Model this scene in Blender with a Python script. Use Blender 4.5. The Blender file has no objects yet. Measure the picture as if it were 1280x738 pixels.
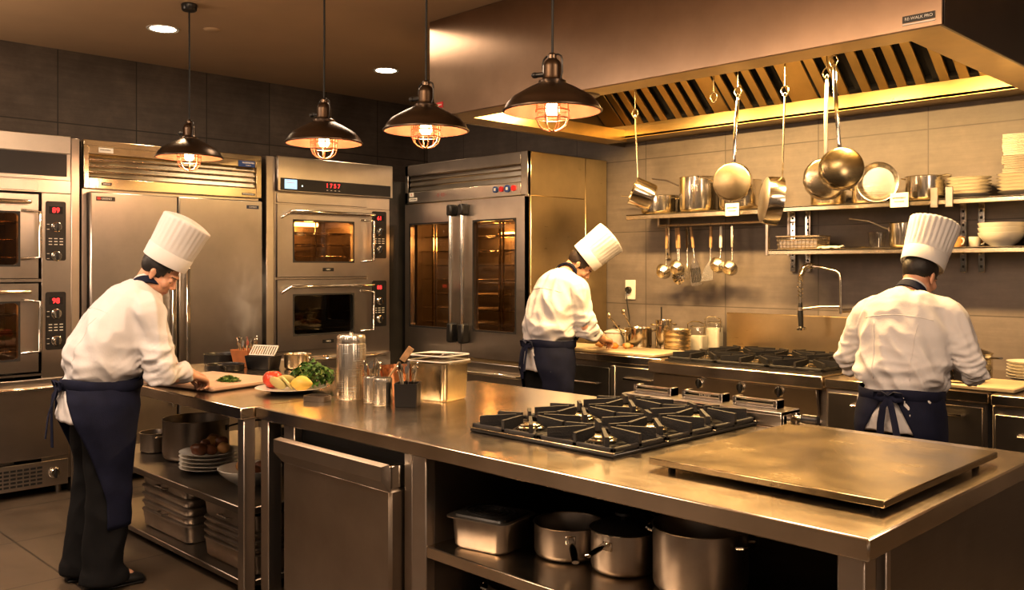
import bpy, bmesh, math, random
from mathutils import Vector, Matrix, noise
from mathutils.bvhtree import BVHTree
R = math.radians
PI = math.pi
random.seed(7)
scene = bpy.context.scene
COL = scene.collection

# ------------------------------------------------------------------ mesh builder
def T(x=0, y=0, z=0): return Matrix.Translation((x, y, z))
def RX(a): return Matrix.Rotation(R(a), 4, 'X')
def RY(a): return Matrix.Rotation(R(a), 4, 'Y')
def RZ(a): return Matrix.Rotation(R(a), 4, 'Z')
def SC(x, y, z): return Matrix.Diagonal((x, y, z, 1))
def aim(p, q):
    """matrix whose local z runs from p towards q"""
    d = (Vector(q) - Vector(p)).normalized()
    return T(*p) @ d.to_track_quat('Z', 'Y').to_matrix().to_4x4()

class MB:
    def __init__(s): s.V, s.F, s.I, s.mi, s.M = [], [], [], 0, Matrix()
    def add(s, vs, fs, M=None):
        m = s.M @ M if M is not None else s.M
        b = len(s.V)
        s.V += [m @ Vector(v) for v in vs]
        flip = m.to_3x3().determinant() < 0
        for f in fs:
            s.F.append(tuple(b + i for i in (reversed(f) if flip else f))); s.I.append(s.mi)
        return s
    def box(s, x0, x1, y0, y1, z0, z1, b=0, M=None):
        x0, x1 = sorted((x0, x1)); y0, y1 = sorted((y0, y1)); z0, z1 = sorted((z0, z1))
        b = min(b, (x1-x0)*.49, (y1-y0)*.49, (z1-z0)*.49)
        if b <= 0:
            vs = [(x, y, z) for x in (x0, x1) for y in (y0, y1) for z in (z0, z1)]
            fs = [(0,1,3,2),(4,6,7,5),(0,4,5,1),(2,3,7,6),(0,2,6,4),(1,5,7,3)]
            return s.add(vs, fs, M)
        vs, ix = [], {}
        X, Y, Z = (x0, x1), (y0, y1), (z0, z1)
        for i in (0,1):
            for j in (0,1):
                for k in (0,1):
                    sx, sy, sz = (1,-1)[i], (1,-1)[j], (1,-1)[k]
                    for a in range(3):
                        p = [X[i]+sx*b, Y[j]+sy*b, Z[k]+sz*b]
                        p[a] = (X[i], Y[j], Z[k])[a]
                        ix[i,j,k,a] = len(vs); vs.append(tuple(p))
        fs = []
        for k in (0,1):
            q = [ix[0,0,k,2], ix[1,0,k,2], ix[1,1,k,2], ix[0,1,k,2]]; fs.append(q if k else q[::-1])
            q = [ix[0,k,0,1], ix[1,k,0,1], ix[1,k,1,1], ix[0,k,1,1]]; fs.append(q[::-1] if k else q)
            q = [ix[k,0,0,0], ix[k,1,0,0], ix[k,1,1,0], ix[k,0,1,0]]; fs.append(q if k else q[::-1])
        def ok(q):
            c = sum((Vector(vs[i]) for i in q), Vector())/len(q)
            n = (Vector(vs[q[1]])-Vector(vs[q[0]])).cross(Vector(vs[q[2]])-Vector(vs[q[0]]))
            return q if n.dot(c-Vector(((x0+x1)/2,(y0+y1)/2,(z0+z1)/2))) > 0 else q[::-1]
        for j in (0,1):
            for k in (0,1):
                fs.append(ok([ix[0,j,k,1], ix[1,j,k,1], ix[1,j,k,2], ix[0,j,k,2]]))
                fs.append(ok([ix[j,0,k,0], ix[j,1,k,0], ix[j,1,k,2], ix[j,0,k,2]]))
                fs.append(ok([ix[j,k,0,0], ix[j,k,1,0], ix[j,k,1,1], ix[j,k,0,1]]))
        for i in (0,1):
            for j in (0,1):
                for k in (0,1): fs.append(ok([ix[i,j,k,0], ix[i,j,k,1], ix[i,j,k,2]]))
        return s.add(vs, fs, M)
    def lathe(s, prof, seg=28, M=None, fn=None):
        vs, fs, rings = [], [], []
        for r, z in prof:
            if r < 1e-6: rings.append([len(vs)]); vs.append((0,0,z))
            else:
                rings.append(list(range(len(vs), len(vs)+seg)))
                for i in range(seg):
                    a = 2*PI*i/seg; k = fn(a, z, r) if fn else 1
                    vs.append((r*k*math.cos(a), r*k*math.sin(a), z))
        for A, B in zip(rings, rings[1:]):
            for i in range(seg):
                j = (i+1) % seg
                if len(A) == 1 and len(B) == 1: continue
                if len(A) == 1: fs.append((A[0], B[j], B[i]))
                elif len(B) == 1: fs.append((A[i], A[j], B[0]))
                else: fs.append((A[i], A[j], B[j], B[i]))
        return s.add(vs, fs, M)
    def cyl(s, p, q, r, r2=None, seg=16, b=0):
        L = (Vector(q)-Vector(p)).length; r2 = r if r2 is None else r2
        pr = [(0,0),(r-b,0),(r,b),(r2,L-b),(r2-b,L),(0,L)] if b else [(0,0),(r,0),(r2,L),(0,L)]
        return s.lathe(pr, seg, aim(p, q))
    def tube(s, pts, r, seg=8, closed=False, flat=1.0, up=None):
        P = [Vector(p) for p in pts]; n = len(P)
        rr = r if isinstance(r, (list, tuple)) else [r]*n
        vs, fs = [], []
        nrm = None
        for i in range(n):
            if closed: t = (P[(i+1) % n]-P[i-1])
            else: t = P[min(i+1,n-1)]-P[max(i-1,0)]
            t = t.normalized() if t.length > 1e-9 else Vector((0,0,1))
            if nrm is None:
                u = Vector(up) if up else (Vector((0,0,1)) if abs(t.z) < .9 else Vector((1,0,0)))
                nrm = (u-t*u.dot(t)).normalized()
            else:
                nrm = nrm-t*nrm.dot(t)
                nrm = nrm.normalized() if nrm.length > 1e-6 else t.orthogonal().normalized()
            bn = t.cross(nrm)
            for k in range(seg):
                a = 2*PI*k/seg
                vs.append(P[i]+nrm*(math.cos(a)*rr[i]*flat)+bn*(math.sin(a)*rr[i]))
        m = n if closed else n-1
        for i in range(m):
            a, b = i*seg, ((i+1) % n)*seg
            for k in range(seg):
                l = (k+1) % seg
                fs.append((a+k, a+l, b+l, b+k))
        if not closed:
            fs.append(tuple(range(seg-1,-1,-1))); fs.append(tuple(range((n-1)*seg, n*seg)))
        return s.add(vs, fs)
    def ell(s, c, r, seg=18, ring=12, M=None):
        m = T(*c) @ SC(*r)
        pr = [(math.sin(PI*i/ring), -math.cos(PI*i/ring)) for i in range(ring+1)]
        pr[0], pr[-1] = (0,-1), (0,1)
        return s.lathe(pr, seg, (M @ m) if M is not None else m)
    def loft(s, rings, cap=True, M=None):
        n = len(rings[0]); vs = [v for r in rings for v in r]; fs = []
        for i in range(len(rings)-1):
            for k in range(n):
                l = (k+1) % n
                fs.append((i*n+k, i*n+l, (i+1)*n+l, (i+1)*n+k))
        if cap:
            fs.append(tuple(range(n-1,-1,-1))); fs.append(tuple(range((len(rings)-1)*n, len(rings)*n)))
        return s.add(vs, fs, M)
    def prism(s, poly, z0, z1, M=None):
        n = len(poly)
        vs = [(x,y,z0) for x,y in poly]+[(x,y,z1) for x,y in poly]
        fs = [tuple(range(n-1,-1,-1)), tuple(range(n,2*n))]+[(i,(i+1)%n,n+(i+1)%n,n+i) for i in range(n)]
        return s.add(vs, fs, M)
    def grid(s, G, thick=0.0, closed=False):
        """sheet through a grid of points, thickened along its normals"""
        h, w = len(G), len(G[0]); P = [[Vector(p) for p in row] for row in G]
        vs = [p for row in P for p in row]; fs = []
        W = w if closed else w-1
        for i in range(h-1):
            for j in range(W):
                k = (j+1) % w
                fs.append((i*w+j, i*w+k, (i+1)*w+k, (i+1)*w+j))
        if thick:
            N = []
            for i in range(h):
                for j in range(w):
                    du = P[i][(j+1) % w if closed else min(j+1,w-1)]-P[i][j-1 if closed else max(j-1,0)]
                    dv = P[min(i+1,h-1)][j]-P[max(i-1,0)][j]
                    m = du.cross(dv); N.append(m.normalized() if m.length > 1e-12 else Vector((0,0,1)))
            b = h*w
            vs += [v-m*thick for v, m in zip(vs, N)]
            fs += [tuple(b+i for i in reversed(f)) for f in fs]
            for i in range(h-1):
                if not closed:
                    for j in (0, w-1):
                        q = (i*w+j, (i+1)*w+j, b+(i+1)*w+j, b+i*w+j); fs.append(q if j == 0 else q[::-1])
            for j in range(W):
                k = (j+1) % w
                fs.append((k, j, b+j, b+k)); o = (h-1)*w
                fs.append((o+j, o+k, b+o+k, b+o+j))
        return s.add(vs, fs)
    def mesh(s, name):
        me = bpy.data.meshes.new(name)
        me.from_pydata([tuple(v) for v in s.V], [], s.F)
        me.polygons.foreach_set('material_index', s.I)
        me.update(); return me
    def build(s, name, mats, parent=None, ang=38, loc=None, rz=0):
        me = s.mesh(name)
        for m in (mats if isinstance(mats, (list, tuple)) else [mats]): me.materials.append(m)
        return link(name, me, parent, ang, loc, rz)

def link(name, me, parent=None, ang=38, loc=None, rz=0):
    if ang:
        me.shade_smooth()
        if ang < 180: me.set_sharp_from_angle(angle=R(ang))
    o = bpy.data.objects.new(name, me); COL.objects.link(o)
    if parent is not None: o.parent = parent
    if loc is not None: o.location = loc
    if rz: o.rotation_euler.z = R(rz)
    return o

def tag(o, label=None, cat=None, group=None, kind=None):
    if label: o['label'] = label
    if cat: o['category'] = cat
    if group: o['group'] = group
    if kind: o['kind'] = kind
    return o
def thing(name, label, cat, loc=(0,0,0), rz=0, group=None):
    o = bpy.data.objects.new(name, None); COL.objects.link(o)
    o.empty_display_size = .1; o.location = loc; o.rotation_euler.z = R(rz)
    return tag(o, label, cat, group)
def copy_tree(o, parent=None):
    c = o.copy(); COL.objects.link(c)
    if parent is not None: c.parent = parent
    for ch in list(o.children): copy_tree(ch, c)
    return c
def dup(o, label, loc, rz=None, rot=None):
    c = copy_tree(o); c.location = loc; c['label'] = label
    if rz is not None: c.rotation_euler.z = R(rz)
    if rot is not None: c.rotation_euler = [R(a) for a in rot]
    return c

def remeshed(mb, voxel, smooth=2, name='m'):
    """one continuous surface out of overlapping closed solids"""
    me = mb.mesh(name); o = bpy.data.objects.new(name, me); COL.objects.link(o)
    m = o.modifiers.new('r', 'REMESH'); m.mode = 'VOXEL'; m.voxel_size = voxel
    dg = bpy.context.evaluated_depsgraph_get()
    out = bpy.data.meshes.new_from_object(o.evaluated_get(dg))
    bpy.data.objects.remove(o); bpy.data.meshes.remove(me)
    if smooth:
        bm = bmesh.new(); bm.from_mesh(out)
        for _ in range(smooth): bmesh.ops.smooth_vert(bm, verts=bm.verts, factor=.5, use_axis_x=True, use_axis_y=True, use_axis_z=True)
        bm.to_mesh(out); bm.free()
    out.name = name
    return out

def text(body, size, mat, parent, M, depth=0.0006, name='lettering', align='CENTER'):
    cu = bpy.data.curves.new('t', 'FONT'); cu.body = body; cu.size = size; cu.extrude = depth
    cu.align_x = align; cu.align_y = 'CENTER'
    o = bpy.data.objects.new('t', cu); COL.objects.link(o)
    me = bpy.data.meshes.new_from_object(o.evaluated_get(bpy.context.evaluated_depsgraph_get()))
    bpy.data.objects.remove(o); bpy.data.curves.remove(cu)
    me.transform(M); me.materials.clear(); me.materials.append(mat)
    return link(name, me, parent, 0)
FRONT = RX(90)          # text standing up, read from -y

# ------------------------------------------------------------------ materials
def nodes(name):
    m = bpy.data.materials.new(name); m.use_nodes = True
    nt = m.node_tree; return m, nt, nt.nodes['Principled BSDF']
def N(nt, typ, **kw):
    n = nt.nodes.new(typ)
    for k, v in kw.items():
        if k in n.inputs: n.inputs[k].default_value = v
        else: setattr(n, k, v)
    return n
def ramp(nt, src, stops):
    r = nt.nodes.new('ShaderNodeValToRGB'); e = r.color_ramp.elements
    while len(e) < len(stops): e.new(.5)
    for el, (p, c) in zip(e, stops): el.position = p; el.color = (*c, 1) if len(c) == 3 else c
    nt.links.new(src, r.inputs[0]); return r.outputs[0]
def coords(nt, scale=(1,1,1), rot=(0,0,0)):
    tc = nt.nodes.new('ShaderNodeTexCoord'); mp = nt.nodes.new('ShaderNodeMapping')
    mp.inputs['Scale'].default_value = scale; mp.inputs['Rotation'].default_value = rot
    nt.links.new(tc.outputs['Object'], mp.inputs[0]); return mp.outputs[0]
def plain(name, col, rough=.5, metal=0, var=.12, vscale=8, bump=0, bscale=60, spec=.5, coat=0, sss=0):
    m, nt, b = nodes(name)
    b.inputs['Roughness'].default_value = rough; b.inputs['Metallic'].default_value = metal
    b.inputs['Specular IOR Level'].default_value = spec
    if coat: b.inputs['Coat Weight'].default_value = coat
    if sss:
        b.inputs['Subsurface Weight'].default_value = sss; b.inputs['Subsurface Radius'].default_value = (.02,.008,.004)
        b.inputs['Subsurface Scale'].default_value = .5
    v = coords(nt)
    n = N(nt, 'ShaderNodeTexNoise', Scale=vscale, Detail=4.0); nt.links.new(v, n.inputs['Vector'])
    c0 = tuple(max(0, c*(1-var)) for c in col); c1 = tuple(min(1, c*(1+var)) for c in col)
    nt.links.new(ramp(nt, n.outputs[0], [(.3,c0),(.7,c1)]), b.inputs['Base Color'])
    if bump:
        n2 = N(nt, 'ShaderNodeTexNoise', Scale=bscale, Detail=3.0); nt.links.new(v, n2.inputs['Vector'])
        bp = N(nt, 'ShaderNodeBump', Strength=bump, Distance=.01); nt.links.new(n2.outputs[0], bp.inputs['Height'])
        nt.links.new(bp.outputs[0], b.inputs['Normal'])
    return m
def steel(name, col=(.60,.565,.51), rough=.27, grain=(3,3,160), gb=.04, smudge=.25, smc=.12, aniso=0):
    """brushed stainless: fine streaks along one direction plus broad smudges"""
    m, nt, b = nodes(name); b.inputs['Metallic'].default_value = 1
    if aniso:
        b.inputs['Anisotropic'].default_value = aniso; tg = nt.nodes.new('ShaderNodeVectorTransform'); tg.vector_type = 'VECTOR'; tg.convert_from = 'OBJECT'; tg.convert_to = 'WORLD'; tg.inputs[0].default_value = (1,0,0); nt.links.new(tg.outputs[0], b.inputs['Tangent'])
    st = N(nt, 'ShaderNodeTexNoise', Scale=1.0, Detail=5.0, Roughness=.7); nt.links.new(coords(nt, grain), st.inputs['Vector'])
    sm = N(nt, 'ShaderNodeTexNoise', Scale=3.5, Detail=5.0, Roughness=.6); nt.links.new(coords(nt), sm.inputs['Vector'])
    c0 = tuple(c*(1-smc) for c in col); c1 = tuple(min(1, c*(1+smc*.4)) for c in col)
    nt.links.new(ramp(nt, sm.outputs[0], [(.3,c0),(.65,c1)]), b.inputs['Base Color'])
    mx = N(nt, 'ShaderNodeMath', operation='MULTIPLY_ADD'); mx.inputs[1].default_value = .05 if aniso else .12; mx.inputs[2].default_value = rough-(.025 if aniso else .06)
    nt.links.new(st.outputs[0], mx.inputs[0])
    m2 = N(nt, 'ShaderNodeMath', operation='MULTIPLY_ADD'); m2.inputs[1].default_value = smudge*.3
    nt.links.new(sm.outputs[0], m2.inputs[0])
    m3 = N(nt, 'ShaderNodeMath', operation='SUBTRACT'); m3.inputs[1].default_value = smudge*.15
    nt.links.new(mx.outputs[0], m2.inputs[2]); nt.links.new(m2.outputs[0], m3.inputs[0])
    nt.links.new(m3.outputs[0], b.inputs['Roughness'])
    bp = N(nt, 'ShaderNodeBump', Strength=0 if aniso else gb, Distance=.004); nt.links.new(st.outputs[0], bp.inputs['Height'])
    nt.links.new(bp.outputs[0], b.inputs['Normal'])
    return m
def tiles(name, cols, mortar, size, axes, ms=.004, rough=.45, bump=.15, spec=.5, off=0.0, mottle=3.0):
    """large wall or floor tiles; axes picks the two object axes the tiling runs along"""
    m, nt, b = nodes(name); b.inputs['Specular IOR Level'].default_value = spec
    tc = nt.nodes.new('ShaderNodeTexCoord'); sp = nt.nodes.new('ShaderNodeSeparateXYZ'); cb = nt.nodes.new('ShaderNodeCombineXYZ')
    nt.links.new(tc.outputs['Object'], sp.inputs[0])
    for i, a in enumerate(axes): nt.links.new(sp.outputs['XYZ'.index(a)], cb.inputs[i])
    br = N(nt, 'ShaderNodeTexBrick', Scale=1.0, offset=off, squash=1.0)
    br.inputs['Mortar Size'].default_value = ms; br.inputs['Brick Width'].default_value = size[0]; br.inputs['Row Height'].default_value = size[1]
    br.inputs['Color1'].default_value = (.35,.35,.35,1); br.inputs['Color2'].default_value = (.65,.65,.65,1); br.inputs['Mortar'].default_value = (0,0,0,1)
    nt.links.new(cb.outputs[0], br.inputs['Vector'])
    n1 = N(nt, 'ShaderNodeTexNoise', Scale=mottle, Detail=8.0, Roughness=.65); nt.links.new(tc.outputs['Object'], n1.inputs['Vector'])
    n2 = N(nt, 'ShaderNodeTexNoise', Scale=1.0, Detail=6.0, Roughness=.7); nt.links.new(coords(nt, (2,2,30)), n2.inputs['Vector'])
    a = N(nt, 'ShaderNodeMix', data_type='FLOAT'); a.inputs[0].default_value = .3
    nt.links.new(n1.outputs[0], a.inputs[2]); nt.links.new(n2.outputs[0], a.inputs[3])
    a2 = N(nt, 'ShaderNodeMath', operation='MULTIPLY_ADD'); a2.inputs[1].default_value = .25
    bw = nt.nodes.new('ShaderNodeRGBToBW'); nt.links.new(br.outputs['Color'], bw.inputs[0])
    nt.links.new(bw.outputs[0], a2.inputs[0]); nt.links.new(a.outputs[0], a2.inputs[2])
    c = ramp(nt, a2.outputs[0], [(.45,cols[0]),(.62,cols[1]),(.8,cols[2])])
    mx = N(nt, 'ShaderNodeMix', data_type='RGBA'); nt.links.new(br.outputs['Fac'], mx.inputs[0]); nt.links.new(c, mx.inputs[6])
    mx.inputs[7].default_value = (*mortar, 1); nt.links.new(mx.outputs[2], b.inputs['Base Color'])
    rr = N(nt, 'ShaderNodeMath', operation='MULTIPLY_ADD'); rr.inputs[1].default_value = .3; rr.inputs[2].default_value = rough-.15
    nt.links.new(n1.outputs[0], rr.inputs[0]); nt.links.new(rr.outputs[0], b.inputs['Roughness'])
    h = N(nt, 'ShaderNodeMath', operation='SUBTRACT'); nt.links.new(a.outputs[0], h.inputs[0]); nt.links.new(br.outputs['Fac'], h.inputs[1])
    bp = N(nt, 'ShaderNodeBump', Strength=bump, Distance=.004); nt.links.new(h.outputs[0], bp.inputs['Height']); nt.links.new(bp.outputs[0], b.inputs['Normal'])
    return m
def emit(name, col, s):
    m, nt, b = nodes(name); b.inputs['Base Color'].default_value = (*[c*.5 for c in col],1)
    b.inputs['Emission Color'].default_value = (*col,1); b.inputs['Emission Strength'].default_value = s; return m
def pane(name, tint, gl=.04):
    """thin glass: tinted see-through with a mirror sheen that grows at grazing angles"""
    m = bpy.data.materials.new(name); m.use_nodes = True; nt = m.node_tree; nt.nodes.clear()
    o = nt.nodes.new('ShaderNodeOutputMaterial'); mx = nt.nodes.new('ShaderNodeMixShader')
    t = N(nt, 'ShaderNodeBsdfTransparent'); t.inputs[0].default_value = (*tint,1)
    g = N(nt, 'ShaderNodeBsdfGlossy', Roughness=.03); g.inputs[0].default_value = (1,1,1,1)
    lw = N(nt, 'ShaderNodeLayerWeight'); lw.inputs[0].default_value = .5
    pw = N(nt, 'ShaderNodeMath', operation='POWER'); pw.inputs[1].default_value = 5; nt.links.new(lw.outputs['Facing'], pw.inputs[0])
    f = N(nt, 'ShaderNodeMath', operation='MULTIPLY_ADD'); f.inputs[1].default_value = .9; f.inputs[2].default_value = gl; nt.links.new(pw.outputs[0], f.inputs[0])
    nt.links.new(f.outputs[0], mx.inputs[0]); nt.links.new(t.outputs[0], mx.inputs[1]); nt.links.new(g.outputs[0], mx.inputs[2])
    nt.links.new(mx.outputs[0], o.inputs[0]); return m

S = dict(
 panel=steel('brushed_steel', (.55,.505,.455), .30, smudge=.08, aniso=.75),
 panelv=steel('brushed_steel_vertical_grain', (.56,.505,.45), .30, (160,160,3), smudge=.08, aniso=.75),
 fridge=steel('brushed_steel_grey', (.50,.46,.42), .30, smudge=.08, aniso=.75),
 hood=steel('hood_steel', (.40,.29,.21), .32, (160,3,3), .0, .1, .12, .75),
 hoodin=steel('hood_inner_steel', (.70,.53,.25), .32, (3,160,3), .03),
 top=steel('worktop_steel', (.70,.60,.47), .21, (3,90,90), .015, .5, .2),
 frame=steel('frame_steel', (.56,.50,.44), .32, (90,90,3)),
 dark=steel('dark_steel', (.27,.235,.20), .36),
 pot=steel('polished_steel', (.72,.66,.55), .16, (3,3,120), .03, .3, .12),
 brush=steel('spun_steel', (.70,.66,.58), .26, (3,3,200), .05, .3, .15),
 griddle=steel('seasoned_griddle_steel', (.40,.31,.17), .24, (4,40,4), .0, .8, .45),
 tray=steel('dull_tray_steel', (.44,.39,.34), .36, (3,3,80), .04, .6, .3),
 chrome=steel('chrome', (.78,.74,.66), .10, (5,5,5), .0, .1, .05),
 trough=steel('trough_steel', (.46,.34,.15), .30, (3,160,3), .02),
 pbase=steel('worn_pan_base', (.50,.40,.24), .36, (40,40,40), .02, .6, .3),
 brass=steel('warm_steel', (.68,.58,.40), .24, (3,3,90), .03, .3, .2),
)
M_ = dict(
 black=plain('black_plastic', (.014,.013,.013), .35),
 blackm=plain('black_enamel', (.02,.018,.016), .28, 0, .3, 5, .02),
 iron=plain('cast_iron', (.018,.016,.015), .55, 0, .4, 14, .25, 160),
 void=plain('dark_recess', (.006,.005,.005), .8),
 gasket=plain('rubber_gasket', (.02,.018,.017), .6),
 rubber=plain('black_rubber', (.02,.02,.02), .7),
 ceil=plain('warm_lit_plaster', (.74,.52,.31), .85, 0, .05, 1.5, .03, 80),  # ceiling plaster; the orange of the warm lights is put into its colour
 white=plain('white_porcelain', (.83,.79,.71), .22, 0, .03),
 cream=plain('cream_china', (.80,.74,.62), .25, 0, .04),
 paper=plain('white_paper', (.82,.78,.7), .8, 0, .05),
 cloth=plain('folded_white_napkin', (.78,.71,.58), .9, 0, .08, 20, .3, 90),
 jacket=plain('white_cotton', (.61,.595,.605), .85, 0, .04, 6, .22, 26, .15),
 toque=plain('white_starched_cotton', (.66,.645,.645), .8, 0, .03, 6, .06, 300, .2),
 navy=plain('navy_cotton', (.009,.011,.030), .8, 0, .25, 12, .12, 260, .2),
 trousers=plain('black_trouser_cloth', (.008,.008,.009), .85, 0, .3, 10, .1, 220, .2),
 shoe=plain('black_leather', (.01,.01,.01), .35),
 skin=plain('skin', (.60,.33,.215), .5, 0, .10, 18, .03, 200, .4, 0, .15),
 lips=plain('lips', (.50,.23,.16), .45, 0, .1, 20),
 lash=plain('eyelash_line', (.03,.018,.012), .6),
 hair=plain('black_hair', (.012,.008,.006), .45, 0, .4, 60, .2, 240),
 brown=plain('dark_brown_hair', (.03,.017,.009), .5, 0, .4, 60, .2, 240),
 board=plain('cream_cutting_board', (.66,.52,.33), .5, 0, .12, 5, .05, 60),
 wboard=plain('pale_wood_board', (.62,.42,.30), .5, 0, .14, 7, .05, 60),
 wood=plain('wooden_handle', (.42,.25,.12), .5, 0, .25, 25),
 lampo=steel('dark_bronze', (.13,.095,.07), .30, (3,3,20), .02),
 lampi=plain('copper_pink_enamel', (.60,.27,.16), .4, .2, .06),
 wire=steel('lamp_cage_wire', (.55,.30,.18), .3, (5,5,5), 0),
 cord=plain('black_cable', (.008,.008,.008), .6),
 copper=steel('copper', (.62,.30,.16), .25, (3,3,60), .03),
 terra=plain('orange_terracotta', (.55,.20,.07), .6, 0, .2, 12, .1),
 tomato=plain('red_tomato', (.60,.07,.035), .25, 0, .2, 9),
 lemon=plain('yellow_lemon', (.78,.52,.10), .45, 0, .1, 10, .15, 120),
 pear=plain('pale_green_slice', (.68,.60,.26), .5, 0, .12, 12),
 leaf=plain('salad_green', (.07,.17,.022), .45, 0, .6, 30, .1, 60),
 herb=plain('chopped_herb_green', (.13,.20,.03), .6, 0, .6, 60),
 stem=plain('pale_stalk', (.45,.46,.16), .5),
 carrot=plain('orange_carrot', (.68,.26,.05), .5, 0, .25, 20),
 roast=plain('roasted_brown_skin', (.17,.055,.018), .4, 0, .5, 18, .3, 60),
 potato=plain('golden_roll', (.50,.25,.08), .5, 0, .25, 14, .1),
 flour=plain('white_flour', (.80,.74,.62), .9),
 red=emit('red_digits', (1,.03,.03), 4.0),
 blue=emit('blue_screen', (.45,.72,1), 1.1),
 bulb=emit('glowing_bulb', (1,.62,.32), 30.0),
 down=emit('downlight_disc', (1,.80,.55), 22.0),
 hot=emit('oven_lamp', (1,.55,.2), 30.0),
 led=emit('white_led', (.8,1,.9), 3.0),
 bluelab=plain('blue_badge', (.02,.06,.22), .4),
 redlab=plain('red_badge', (.55,.03,.03), .4),
 darklab=plain('navy_badge', (.02,.03,.07), .4),
 ink=plain('dark_ink', (.05,.04,.04), .6),
 letter=plain('pale_lettering', (.75,.72,.66), .5),
 cavity=plain('oven_cavity_enamel', (.10,.075,.055), .35, .4),
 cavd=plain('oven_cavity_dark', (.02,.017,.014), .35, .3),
 cavl=plain('oven_cavity_light', (.30,.25,.19), .4, .3),
 glass=pane('oven_window', (.75,.62,.45)),
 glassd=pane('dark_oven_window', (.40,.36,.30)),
 clear=pane('clear_glass', (.93,.93,.92)),
 film=pane('cloudy_plastic', (.80,.78,.72)),
)
# ------------------------------------------------------------------ the room
CEIL, WL, WR = 3.28, -7.60, 6.25
floor_m = tiles('floor_tile', [(.055,.040,.028),(.085,.062,.042),(.12,.088,.06)], (.02,.015,.012), (.8,.8), 'XY', .006, .38, .2)
wl_m = tiles('dark_concrete_panel', [(.070,.052,.040),(.115,.088,.068),(.18,.14,.108)], (.035,.027,.02), (.62,1.35), 'YZ', .005, .5, .2)
wr_m = tiles('grey_concrete_tile', [(.13,.108,.095),(.18,.15,.13),(.25,.21,.18)], (.09,.075,.065), (.78,.62), 'XZ', .004, .46, .2)
def struct(name, x0,x1,y0,y1,z0,z1, m):
    b = MB(); b.box(x0,x1,y0,y1,z0,z1); return tag(b.build(name, m, None, 0), kind='structure')
struct('floor', WL-.1, 4, -3.5, WR+.1, -.06, 0, floor_m)
struct('ceiling', WL-.1, 4, -3.5, WR+.1, CEIL, CEIL+.06, M_['ceil'])
struct('wall_left', WL-.1, WL, -3.5, WR+.1, 0, CEIL, wl_m)
struct('wall_right', WL, 4, WR, WR+.1, 0, CEIL, wr_m)

# ------------------------------------------------------------------ shared appliance pieces
def shell(mb, x0,x1,y0,y1,z0,z1,t=.02):
    """open-fronted box lining"""
    mb.box(x0,x1,y1-t,y1,z0,z1); mb.box(x0,x0+t,y0,y1-t,z0,z1); mb.box(x1-t,x1,y0,y1-t,z0,z1)
    mb.box(x0+t,x1-t,y0,y1-t,z0,z0+t); mb.box(x0+t,x1-t,y0,y1-t,z1-t,z1)
def rrect(x0,x1,z0,z1,r,n=5):
    p = []
    for cx,cz,a in ((x1-r,z1-r,0),(x0+r,z1-r,90),(x0+r,z0+r,180),(x1-r,z0+r,270)):
        for i in range(n+1): t = R(a+90*i/n); p.append((cx+r*math.cos(t), cz+r*math.sin(t)))
    return p
def framed(mb, x0,x1,z0,z1, wx0,wx1,wz0,wz1, y0,y1, r=.03, n=5):
    """door leaf with a rounded window opening: front face, back face, outer edge and reveal"""
    inn = rrect(wx0,wx1,wz0,wz1,r,n); m = len(inn)
    out = []
    for cx,cz,k in ((x1,z1,0),(x0,z1,1),(x0,z0,2),(x1,z0,3)): out += [(cx,cz)]*(n+1)
    vs = [(x,y0,z) for x,z in inn]+[(x,y0,z) for x,z in out]+[(x,y1,z) for x,z in inn]+[(x,y1,z) for x,z in out]
    fs = []
    for i in range(m):
        j = (i+1) % m
        same = out[i] == out[j]
        fs.append((i,j,m+i) if same else (i,j,m+j,m+i))
        fs.append((2*m+i,3*m+i,2*m+j) if same else (2*m+i,3*m+i,3*m+j,2*m+j))
        fs.append((i,2*m+i,2*m+j,j))
        if not same: fs.append((m+i,m+j,3*m+j,3*m+i))
    mb.add(vs, fs)
def bar_handle_h(parent, x0,x1,z,m,y=-.055,r=.013,name='handle'):
    b = MB(); b.tube([(x0,0,z-.004),(x0+.012,y,z),(x1-.012,y,z),(x1,0,z-.004)], r, 10)
    return b.build(name, m, parent)
def bar_handle_v(parent, x,z0,z1,m,y=-.055,r=.012,name='handle'):
    b = MB(); b.tube([(x,0,z0),(x,y,z0+.012),(x,y,z1-.012),(x,0,z1)], r, 10, up=(1,0,0))
    return b.build(name, m, parent)
def wire_rack(parent, x0,x1,y0,y1,z,m,n=12,r=.003,name='wire_rack'):
    b = MB()
    for y in (y0,(y0+y1)/2,y1): b.tube([(x0,y,z),(x1,y,z)], r*1.6, 5)
    for i in range(n): x = x0+(x1-x0)*(i+.5)/n; b.tube([(x,y0,z+.004),(x,y1,z+.004)], r, 4)
    return b.build(name, m, parent)
def knob(parent, x,z,y,r=.027):
    b = MB(); b.lathe([(0,0),(r*1.15,0),(r*1.15,.006),(r,.008),(r*.92,.024),(r*.8,.028),(0,.028)], 24, T(x,y,z)@RX(90))
    k = b.build('knob', S['chrome'], parent)
    g = MB(); g.box(-r*.24,r*.24,-.014,0,-r*.95,r*.95,.003, T(x,y-.026,z)); g.build('grip', M_['black'], k)
    return k
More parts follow.
